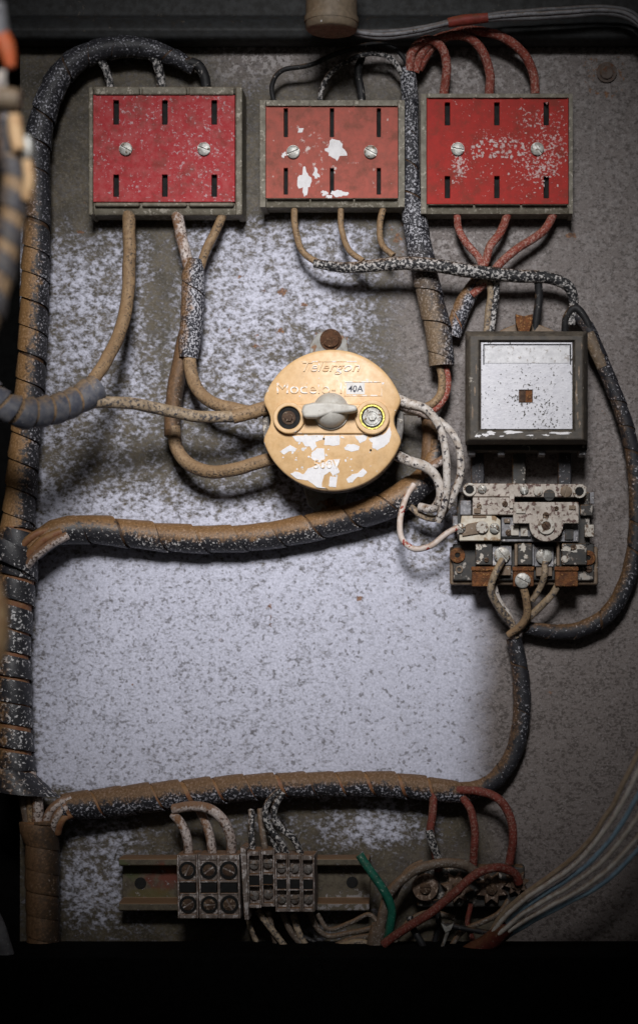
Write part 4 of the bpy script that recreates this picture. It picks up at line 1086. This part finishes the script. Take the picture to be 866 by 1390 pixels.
loom('blurred banded hose nearest the viewer at the upper left',
     [(14, 210, 640, 13), (20, 240, 640, 18), (18, 290, 640, 19), (8, 350, 640, 19), (-8, 410, 640, 20), (-30, 470, 640, 20)],
     'wrap_band', 34, 0.60, 1, 0.09, seed=90, rand=0.05, coremat='tan_wire', cr=0.93)
loom('small speckled sleeve holding the red wires behind the vertical loom',
     [(652, 376, 20, 10), (634, 404, 20, 13), (622, 430, 20, 13), (614, 456, 18, 12)], 'wrap_speck', 60, 0.99, 1, 0.04, seed=95, rand=0.02)

# ------------------------------------------------------------------ individual wires
# tan cables from the pinkish box
wire('thick tan cable dropping from the pinkish box into the grey hose', [(175, 286, 30), (176, 340, 40), (174, 400, 52), (164, 448, 80), (144, 490, 125), (118, 528, 160)], 9, 'tan_wire')
wire('long mottled cable from the grey hose to the ochre switch', [(124, 546, 165), (170, 547, 140), (220, 556, 110), (270, 565, 95), (318, 566, 88), (326, 565, 86)], 8.2, 'tan_grey_wire')
wire('bare pale cable end entering the upper side of the ochre switch', [(316, 566, 88, 9.4), (335, 561, 84, 9.6), (356, 555, 76, 9.6), (372, 552, 70, 9)], 9.5, 'tan_wire')
wire('white flecked cable from the pinkish box into the dark sleeve', [(240, 286, 30), (245, 315, 34), (252, 345, 36), (258, 366, 36)], 8, 'white_dusty')
wire('thin tan cable joining the dark sleeve from the box corner', [(305, 286, 28), (294, 312, 32), (280, 342, 36), (272, 364, 36)], 6.2, 'tan_wire')
wire('tan cable curving from the dark sleeve to the switch', [(257, 474, 36), (260, 505, 42), (270, 530, 50), (292, 548, 60), (322, 556, 66), (350, 560, 66)], 9, 'tan_wire')
wire('brown cable hanging from the dark sleeve', [(255, 452, 24), (247, 485, 27), (241, 515, 30), (236, 550, 30), (234, 592, 32)], 11.5, 'wrap_brown')
wire('two toned cable looping up into the lower side of the switch', [(236, 580, 34), (240, 606, 38), (254, 628, 46), (282, 640, 56), (318, 638, 64), (345, 629, 66), (372, 622, 66)], 9.2, 'tan_wire')
for x, lab in ((252, 'inner'), (276, 'outer')):
    pass
# tops of the boxes
G1 = 'dark wires entering the pinkish box from above'
wire('speckled dark wire, first from the bend of the tall loom', [(133, 78, 30), (143, 92, 28), (149, 112, 24), (151, 132, 24)], 5.5, 'black_wire', G1)
wire('speckled dark wire entering the pinkish box at its middle', [(198, 70, 30), (211, 82, 28), (217, 104, 24), (219, 132, 24)], 6.5, 'black_wire', G1)
wire('plain dark wire at the far end of the pinkish box', [(250, 84, 28), (268, 88, 28), (278, 106, 24), (281, 132, 24)], 7, 'plain_black_wire', G1)
G2 = 'thin dark wires entering the smallest red box from above'
wire('thin black wire arching widest over the smallest box', [(376, 150, 24), (369, 118, 28), (380, 98, 34), (420, 88, 38), (460, 72, 42), (500, 61, 44), (532, 64, 42), (550, 82, 38), (554, 104, 32)], 3.4, 'plain_black_wire', G2)
wire('thin black wire with a pale scraped patch over the smallest box', [(434, 152, 24), (436, 122, 30), (446, 102, 36), (470, 84, 42), (500, 72, 44), (528, 78, 40), (546, 100, 34)], 3.8, 'black_wire', G2)
wire('faint dark wire dropping into the smallest box near its end', [(492, 150, 20), (490, 120, 20), (486, 96, 22), (492, 74, 24)], 5.4, 'plain_black_wire', G2)
G3 = 'red wires looping into the deep red box from above'
wire('dusty red wire making the tightest loop over the deep red box', [(556, 96, 36), (560, 70, 42), (578, 54, 46), (598, 62, 44), (606, 90, 36), (601, 128, 28)], 6.4, 'red_wire', G3)
wire('dusty red wire making the middle loop over the deep red box', [(563, 98, 32), (572, 72, 36), (600, 50, 42), (634, 50, 42), (656, 72, 36), (664, 100, 30), (664, 128, 26)], 6.4, 'red_wire', G3)
wire('dusty red wire making the widest loop over the deep red box', [(568, 94, 28), (588, 62, 34), (630, 42, 40), (676, 48, 40), (708, 70, 34), (722, 96, 28), (726, 128, 26)], 6.4, 'red_wire', G3)
G16 = 'thin grey wires along the top beam'
for k, (dy, dh, m, lab) in enumerate(((-4, 0, 'grey_cable', 'uppermost thin grey wire along the top beam'), (0, 5, 'tan_grey_wire', 'pale thin wire along the top beam from the beige fitting'), (4.5, 1, 'grey_cable', 'lowest thin grey wire along the top beam'))):
    wire(lab, [(468, 32+dy*0.3, 92+dh), (480, 42+dy*0.5, 84+dh), (520, 47+dy, 76+dh), (570, 41+dy*0.8, 74+dh), (620, 29+dy*0.5, 74+dh), (690, 21+dy, 74+dh), (760, 17+dy*1.3, 74+dh), (820, 14+dy, 74+dh), (852, 19+dy*1.2, 72+dh), (874, 36+dy, 70+dh)], 2.9, m if k != 1 else 'grey_pale', G16, seg=8)
bm = B(); tube(bm, dense([(608, 31, 76, 6.5), (632, 27, 76, 7.5), (662, 24, 76, 6.5)], 5), None, 14, 0.05)
tag(mk('tape_band', bm, 'red_tape', sharp=50), 'red tape band round the grey cable on the beam', 'tape')
# below the smallest box and across to the contactor
G4 = 'tan wires leaving the bottom of the smallest red box'
wire('tan wire from the smallest box sweeping into the black wire', [(399, 278, 28), (401, 310, 34), (410, 340, 40), (432, 356, 44), (470, 362, 46), (500, 358, 46)], 4.6, 'tan_wire', G4)
wire('tan wire in the middle under the smallest box', [(462, 278, 28), (464, 312, 34), (474, 340, 42), (492, 355, 48)], 4.2, 'tan_wire', G4)
wire('tan wire curving from the smallest box next to the vertical loom', [(522, 278, 28), (515, 305, 34), (519, 332, 42), (534, 347, 48)], 4.4, 'tan_wire', G4)
wire('spotted black wire crossing over the vertical loom towards the contactor', [(426, 357, 46, 6), (470, 364, 54, 7.5), (530, 358, 62, 9), (590, 360, 66, 9.5), (650, 370, 56, 9.5), (700, 374, 48, 9), (750, 378, 42, 8), (772, 390, 38, 7.5), (778, 412, 34, 7), (774, 440, 30, 6.5)], 9, 'black_wire')
G5 = 'red wires leaving the bottom of the deep red box'
wire('red wire slanting in from the contactor side of the vertical loom', [(620, 286, 28), (622, 310, 30), (634, 332, 34), (650, 352, 36), (655, 372, 34)], 5.2, 'red_wire', G5)
wire('red wire in the middle under the deep red box', [(690, 286, 28), (680, 312, 30), (664, 335, 34), (658, 356, 36), (650, 378, 34)], 5.8, 'red_wire', G5)
wire('red wire slanting widest under the deep red box', [(753, 286, 28), (736, 314, 30), (706, 334, 34), (682, 354, 36), (664, 376, 32), (640, 400, 28)], 5.8, 'red_wire', G5)
wire('pale wire dropping behind the contactor top', [(648, 388, 30), (662, 380, 34), (666, 396, 34), (662, 425, 32), (660, 456, 30)], 4.6, 'tan_grey_wire')
wire('spotted wire dropping beside the pale one to the contactor', [(672, 376, 36), (673, 398, 34), (669, 428, 32), (666, 456, 30)], 4.8, 'black_wire')
wire('black wire hanging from the crossing wire to the contactor middle', [(730, 378, 40), (731, 400, 36), (729, 425, 34), (724, 452, 30)], 5.8, 'plain_black_wire')
wire('black wire looping from the contactor corner to the thin loom', [(766, 452, 28), (768, 430, 34), (780, 418, 38), (794, 432, 38), (804, 462, 34)], 5.2, 'plain_black_wire')
bm = B(); tube(bm, dense([(798, 452, 36, 9), (808, 476, 34, 9.5), (818, 498, 32, 9)], 5), None, 12, 0.08)
tag(mk('tape_band', bm, 'wrap_tan', sharp=50), 'tan tape band on the thin loom beside the contactor', 'tape')
# out of the vertical loom
wire('orange brown wire bending out of the vertical loom', [(601, 490, 34), (607, 515, 34), (604, 538, 36), (590, 556, 38), (566, 562, 40)], 5.2, 'red_wire')
wire('dull tan wire bending beside the orange brown one', [(594, 490, 38), (600, 514, 38), (598, 534, 40), (584, 549, 42), (560, 556, 44)], 5.4, 'tan_wire')
# switch, contactor side
G6 = 'white spotted wires looping round from the switch'
wire('white spotted wire looping down nearest the switch', [(536, 540, 78, 8), (552, 547, 82, 7), (578, 556, 84, 6), (598, 582, 84, 5.4), (606, 625, 82, 5.4), (606, 668, 76, 5.4), (600, 692, 70, 5.6), (594, 708, 62, 5)], 5.4, 'white_wire', G6)
wire('white spotted wire making the wider loop beside the contactor', [(548, 556, 66, 7), (580, 562, 70, 6), (604, 578, 72, 5.4), (622, 606, 72, 5.4), (625, 640, 70, 5.4), (616, 668, 66, 5.4), (606, 688, 60, 5.4)], 5.4, 'white_wire', G6)
wire('white sleeved cable end entering the upper side of the switch', [(528, 540, 70, 8), (552, 551, 74, 8.2), (570, 557, 76, 8.2), (584, 564, 76, 7)], 8, 'white_dusty')
wire('white sleeved wire from the lower side of the switch', [(530, 614, 72, 7.5), (556, 626, 76, 7.5), (578, 634, 76, 7), (594, 652, 74, 6.4), (597, 676, 70, 6), (588, 690, 62, 6), (570, 688, 52, 6)], 7, 'white_wire')
wire('short grey wire sagging under the white loops', [(556, 688, 44), (572, 700, 44), (592, 704, 46), (604, 692, 50), (612, 676, 52)], 4.6, 'tan_grey_wire')
wire('thin white wire with red marks curling to the relay', [(562, 658, 46), (550, 676, 52), (543, 706, 58), (546, 732, 62), (562, 745, 66), (584, 741, 70), (604, 726, 72), (622, 716, 72)], 4.2, 'pale_red')
wire('stubby brown cable stub behind the white loops', [(580, 560, 24), (584, 590, 24), (582, 620, 26), (578, 650, 26)], 11, 'wrap_brown')
wire('pale wire stub with a red tip under the white loops', [(574, 640, 50), (586, 632, 52), (597, 626, 52), (602, 622, 50)], 6, 'white_dusty')
# relay output
G7 = 'tan wires leaving the bottom of the relay'
wire('tan wire from the first relay screw, bowing out', [(682, 760, 58, 5), (672, 778, 70, 5), (666, 800, 64, 5), (676, 824, 50, 5), (694, 846, 36, 5), (700, 866, 30, 4.5)], 5, 'tan_grey_wire', G7)
wire('tan wire from the middle rusty clamp, passing in front', [(709, 794, 66, 5.4), (714, 815, 62, 5.4), (714, 836, 54, 5.4), (704, 852, 44, 5.2), (690, 862, 36, 4.8)], 5.4, 'tan_wire', G7)
wire('tan wire slanting in from the last rusty clamp', [(758, 792, 58, 5), (750, 806, 54, 5), (734, 822, 48, 5), (716, 840, 38, 5), (700, 860, 28, 5)], 5, 'tan_grey_wire', G7)
wire('short tan wire behind, from the second relay screw', [(740, 762, 56, 4.6), (738, 780, 54, 4.6), (732, 798, 44, 4.4), (722, 815, 36, 4.2)], 4.6, 'tan_grey_wire', G7)
wire('thin white wire hugging the bowed tan one', [(670, 792, 50, 3.6), (676, 812, 44, 3.6), (692, 838, 32, 3.6), (698, 862, 26, 3.6)], 3.6, 'white_wire', G7)
# loom junctions at the left
G8 = 'bare wires between the two lower left looms'
for pts, r, m, lab in (([(30, 1056, 40), (33, 1085, 46), (38, 1120, 46)], 6, 'brown_wire', 'dark brown wire at the outer side of the lower left junction'),
                       ([(40, 1056, 44), (42, 1085, 50), (44, 1122, 48)], 6, 'tan_wire', 'tan wire straight down through the lower left junction'),
                       ([(42, 1050, 46), (50, 1084, 56), (52, 1122, 50)], 8, 'white_dusty', 'pinkish white wire straight down through the lower left junction'),
                       ([(96, 1084, 52), (80, 1090, 58), (68, 1102, 58), (62, 1124, 50)], 6, 'white_dusty', 'upper curved wire joining the long loom to the lower left loom'),
                       ([(96, 1094, 52), (84, 1099, 60), (76, 1110, 60), (72, 1126, 50)], 6, 'white_dusty', 'middle curved wire joining the long loom to the lower left loom'),
                       ([(98, 1106, 50), (88, 1110, 58), (82, 1118, 56), (78, 1130, 48)], 5.5, 'core', 'lowest curved wire joining the long loom to the lower left loom')):
    wire(lab, pts, r, m, G8)
bm = B()
band(bm, 26, 44, 32, 1046, 1062, 31, -95, 88, 46)
tag(mk('loose_wrap_strip', bm, 'wrap_open', sharp=50), 'loose wrap strip fanning out where the long loom leaves', 'wrap strip')
G9 = 'bare wires where the arching loom leaves the tall loom'
for pts, r, m, lab in (([(22, 778, 52), (40, 752, 62), (60, 732, 66), (84, 722, 58)], 6, 'core', 'upper orange brown wire under the loose wrap of the arching loom'),
                       ([(30, 780, 56), (46, 758, 66), (66, 742, 68), (92, 726, 58)], 6, 'white_dusty', 'white streaked wire on the inside of the arching loom bend'),
                       ([(14, 770, 50), (30, 742, 60), (48, 726, 62), (70, 718, 54)], 5.5, 'core', 'dark orange wire at the outside of the arching loom bend')):
    wire(lab, pts, r, m, G9)
bm = B()
band(bm, 29, 44, 32, 728, 776, 30, -95, 95, 0)
tag(mk('loose_wrap_strip', bm, 'wrap_open', sharp=50), 'loose slanting wrap strip where the arching loom leaves', 'wrap strip')
# into the wide terminal blocks
G10 = 'dusty white wires from the long loom to the wide terminal blocks'
wire('dusty white wire arching over to the block by the end plate', [(236, 1098, 66), (262, 1094, 74), (288, 1100, 80), (305, 1116, 80), (313, 1136, 76), (315, 1166, 62)], 7, 'white_dusty', G10)
wire('dusty white wire dropping to the block at the bare rail end', [(236, 1106, 62), (246, 1118, 68), (254, 1138, 68), (258, 1166, 58)], 6.4, 'white_dusty', G10)
wire('dusty white wire dropping to the middle wide block', [(272, 1100, 50), (280, 1118, 60), (286, 1138, 64), (289, 1166, 58)], 6.2, 'white_dusty', G10)
G11 = 'thin dark wires from the long loom to the narrow terminal blocks'
wire('speckled dark wire bowed like a bracket above the narrow blocks', [(380, 1072, 66), (366, 1086, 70), (360, 1104, 70), (366, 1124, 68), (382, 1144, 64), (392, 1166, 58)], 4.6, 'black_wire', G11)
wire('speckled dark wire reaching the last narrow block', [(384, 1076, 66), (374, 1092, 70), (371, 1106, 70), (382, 1124, 68), (400, 1140, 64), (411, 1166, 58)], 4.6, 'black_wire', G11)
wire('short dark wire straight into the first narrow block', [(341, 1100, 44), (341, 1120, 54), (342, 1140, 60), (344, 1162, 58)], 4.4, 'black_wire', G11)
wire('short dark wire straight into the second narrow block', [(353, 1098, 44), (355, 1120, 54), (358, 1140, 60), (362, 1162, 58)], 4.4, 'brown_wire', G11)
wire('dark wire slipping between the bowed ones to the middle block', [(360, 1096, 50), (362, 1118, 58), (370, 1138, 60), (380, 1164, 58)], 4, 'black_wire', G11)
# below the blocks
G12 = 'thin dull wires hanging below the narrow terminal blocks'
wire('dull wire slanting from the first narrow block to the sill', [(350, 1236, 58), (366, 1258, 62), (384, 1282, 66), (404, 1312, 70)], 4.4, 'tan_grey_wire', G12)
wire('dull wire hanging steeply under the second narrow block', [(364, 1236, 56), (370, 1262, 56), (378, 1290, 56), (384, 1320, 56)], 4.2, 'brown_wire', G12)
wire('dull wire sweeping level under the rail from the middle block', [(384, 1238, 52), (394, 1262, 54), (412, 1282, 56), (440, 1288, 56), (480, 1274, 56), (512, 1270, 56)], 4.2, 'brown_wire', G12)
wire('pale dull wire running low to the grey bundle end', [(398, 1240, 50), (408, 1270, 54), (424, 1292, 58), (450, 1288, 60), (486, 1278, 60), (508, 1284, 60)], 4.6, 'tan_grey_wire', G12)
wire('dull wire curving out from the last narrow block', [(420, 1238, 48), (428, 1256, 50), (444, 1270, 50), (478, 1266, 50), (512, 1258, 50)], 4, 'brown_wire', G12)
# dark corner
wire('green wire with a cut end standing in front of the rail', [(488, 1160, 86), (504, 1185, 88), (522, 1212, 88), (532, 1236, 84), (530, 1254, 80), (526, 1272, 74)], 6, 'green_wire')
wire('dull red wire slanting across the star washers', [(520, 1282, 88), (548, 1262, 92), (585, 1238, 94), (625, 1204, 92), (650, 1184, 86), (678, 1178, 76), (698, 1186, 64), (704, 1198, 56)], 6.4, 'dark_red_wire')
G13 = 'grey brown wires arching over the connector strip'
wire('grey brown wire arching highest over the connector strip', [(512, 1290, 70), (516, 1258, 74), (528, 1214, 76), (556, 1186, 76), (596, 1172, 72), (630, 1174, 66), (648, 1186, 58)], 7, 'brown_wire', G13)
wire('grey brown wire arching inside the highest one', [(520, 1286, 58), (528, 1240, 60), (538, 1206, 60), (556, 1182, 56), (574, 1172, 48)], 6, 'brown_wire', G13)
wire('thick grey cable stub below the green wire', [(508, 1320, 62), (508, 1296, 64), (512, 1272, 66), (516, 1256, 68)], 13, 'brown_wire', cat='cable', name='cable')
G14 = 'dull red wires dropping from the long loom to the connector strip'
wire('dull red wire with a dark taped end, straight down', [(588, 1076, 44), (587, 1104, 52), (583, 1132, 54), (590, 1156, 52), (594, 1182, 46)], 5.6, 'dark_red_wire', G14)
wire('dull red wire in the middle of the three over the star washers', [(628, 1082, 44), (638, 1098, 52), (643, 1122, 54), (643, 1150, 52), (641, 1180, 44)], 5.6, 'dark_red_wire', G14)
wire('dull red wire arching widest towards the dark corner', [(620, 1072, 46), (650, 1074, 52), (678, 1086, 54), (692, 1110, 54), (696, 1140, 52), (691, 1172, 46)], 6, 'dark_red_wire', G14)
wire('black wire wrapped on the straight dull red wire', [(582, 1126, 60), (586, 1142, 60), (592, 1158, 56), (596, 1172, 50)], 5.4, 'black_wire')
G17 = 'thin grey tangle between the rail end and the sill'
rr = random.Random(44)
for lab, pts, r, m in (('thin grey wire looping low under the free rail end', [(430, 1240, 40), (446, 1262, 44), (474, 1252, 46), (500, 1240, 46), (514, 1252, 50)], 3.4, 'brown_wire'),
                       ('dusty wire sagging to the sill from the end plate', [(336, 1240, 40), (340, 1264, 44), (356, 1290, 46), (372, 1318, 46)], 3.6, 'tan_grey_wire'),
                       ('dark thin wire running level just above the sill', [(394, 1262, 40), (430, 1280, 42), (470, 1290, 42), (530, 1284, 42), (580, 1290, 42), (640, 1286, 42)], 3.4, 'plain_black_wire'),
                       ('brown wire curling behind the green wire', [(530, 1300, 50), (540, 1270, 48), (560, 1248, 44), (590, 1240, 40), (616, 1246, 38)], 4.2, 'brown_wire'),
                       ('faint dark wire hanging below the round washer', [(590, 1222, 50), (594, 1250, 46), (590, 1280, 44), (596, 1316, 44)], 4, 'plain_black_wire'),
                       ('thin rust brown wire hanging below the star washers', [(640, 1226, 46), (634, 1250, 46), (642, 1278, 46), (636, 1314, 46)], 3.6, 'dark_red_wire'),
                       ('brown wire sloping from the last star washer to the bundle', [(690, 1222, 46), (676, 1240, 50), (650, 1252, 56), (622, 1270, 60), (606, 1300, 60)], 4, 'brown_wire')):
    wire(lab, pts, r, m, G17, wob=3.0)
# clean bundle swinging in from the right
G15 = 'clean white and blue wires swinging in at the lower right'
base = [(912, 1010, 300), (880, 1072, 280), (846, 1128, 250), (806, 1174, 220), (764, 1204, 190), (724, 1228, 160), (694, 1250, 130), (668, 1276, 100)]
for k, (m, dx, dy, dh, lab) in enumerate((('pair_white', -14, -10, 0, 'clean white wire along the upper edge of the bundle'),
                                         ('pair_brown', -20, -15, -12, 'clean tan wire outermost on top of the bundle'),
                                         ('pair_blue', -6, -3, -10, 'clean blue wire tucked between the white ones'),
                                         ('pair_white', 2, 3, 6, 'clean white wire in the centre of the bundle'),
                                         ('pair_white', 11, 11, 2, 'clean white wire next to the lowest blue wire'),
                                         ('pair_blue', 18, 17, -6, 'clean light blue wire along the lower edge of the bundle'))):
    pts = []
    n = len(base)
    for i, (x, y, h) in enumerate(base):
        f = (1.5, 1.4, 1.25, 1.1, 0.95, 0.8, 0.6, 0.3)[i]
        pts.append((x+dx*f, y+dy*f, h+dh))
    wire(lab, pts, 3.5, m, G15, wob=1.4)
bm = B(); tube(bm, dense([(690, 1258, 118, 10), (668, 1276, 100, 13), (640, 1290, 88, 11), (612, 1304, 80, 8)], 5), None, 14, 0.12)
tag(mk('tape_band', bm, 'dull_tape', sharp=50), 'dark red tape at the end of the clean bundle', 'tape')
wire('black wire lying under the red tape', [(664, 1266, 84), (640, 1262, 80), (616, 1257, 78), (604, 1256, 76)], 4, 'plain_black_wire')
wire('black wire end between the red wire and the metal clip', [(556, 1244, 70), (562, 1262, 74), (572, 1280, 78), (580, 1300, 78)], 5, 'plain_black_wire')
cp = thing('metal_clip', U(604, 1262, 70), 'small bare metal clip with a thin shank above the sill', 'clip')
bm = B(); prism(bm, up([(598, 1253), (606, 1258), (616, 1253), (612, 1263), (604, 1267), (601, 1260)], 86), 78, 86); mk('clip_head', bm, 'screw', cp, bevel=1)
bm = B(); tube(bm, dense([(608, 1262, 82, 2.6), (602, 1280, 82, 2.4), (592, 1302, 82, 2.2)], 5), None, 8); mk('clip_shank', bm, 'screw', cp)

# ------------------------------------------------------------------ blurred plugs close to the viewer at the left edge
pl = thing('cable_plug', U(10, 70, 640), 'blurred grey plug with an orange tip at the top left', 'plug')
bm = B(); tube(bm, dense([(-6, 5, 640, 14), (-4, 30, 640, 15), (0, 50, 640, 14)], 5), None, 18); mk('plug_body', bm, 'grey_cable', pl, sharp=50)
bm = B(); tube(bm, dense([(0, 46, 640, 13), (8, 62, 640, 13), (13, 80, 640, 10), (15, 92, 640, 7)], 5), None, 18); mk('plug_tip', bm, 'blur_orange', pl, sharp=50)
cn = thing('cable_connector', U(14, 180, 640), 'blurred cream connector with clamp collar on the banded hose', 'connector')
bm = B(); tube(bm, dense([(-12, 134, 640, 15), (10, 134, 640, 16), (28, 136, 640, 14)], 5), None, 18); mk('clamp_collar', bm, 'fitting', cn, sharp=50)
bm = B(); tube(bm, dense([(20, 156, 650, 9), (22, 180, 650, 10), (26, 204, 650, 9)], 5), None, 16); mk('cream_lead', bm, 'blur_tan', cn, sharp=50)
bm = B(); tube(bm, dense([(6, 150, 630, 11), (8, 180, 630, 12), (10, 220, 635, 12)], 5), None, 16); mk('dark_lead', bm, 'wrap_dark', cn, sharp=50)
bm = B(); tube(bm, dense([(36, 186, 640, 7), (39, 200, 640, 9), (38, 214, 640, 7)], 5), None, 16); mk('clamp_screw', bm, 'screw', cn, sharp=50)
bm = B(); tube(bm, dense([(37, 218, 655, 7), (40, 245, 655, 7.5), (36, 270, 650, 7)], 5), None, 16); mk('cream_lead', bm, 'blur_tan', cn, sharp=50)
bm = B(); tube(bm, dense([(2, 96, 640, 7), (2, 112, 640, 7), (2, 128, 640, 6)], 5), None, 16); mk('pale_pin', bm, 'white_wire', cn, sharp=50)
wire('blurred tan wire end poking in at the left edge', [(-14, 780, 640, 12), (-4, 815, 640, 13), (0, 850, 640, 13), (-2, 885, 640, 10), (-12, 905, 640, 8)], 12, 'blur_tan')
wire('blurred grey cable crossing the lower left corner', [(-18, 1225, 160, 10), (-2, 1262, 150, 11), (10, 1300, 140, 11), (16, 1330, 120, 11)], 11, 'grey_cable', cat='cable', name='cable')
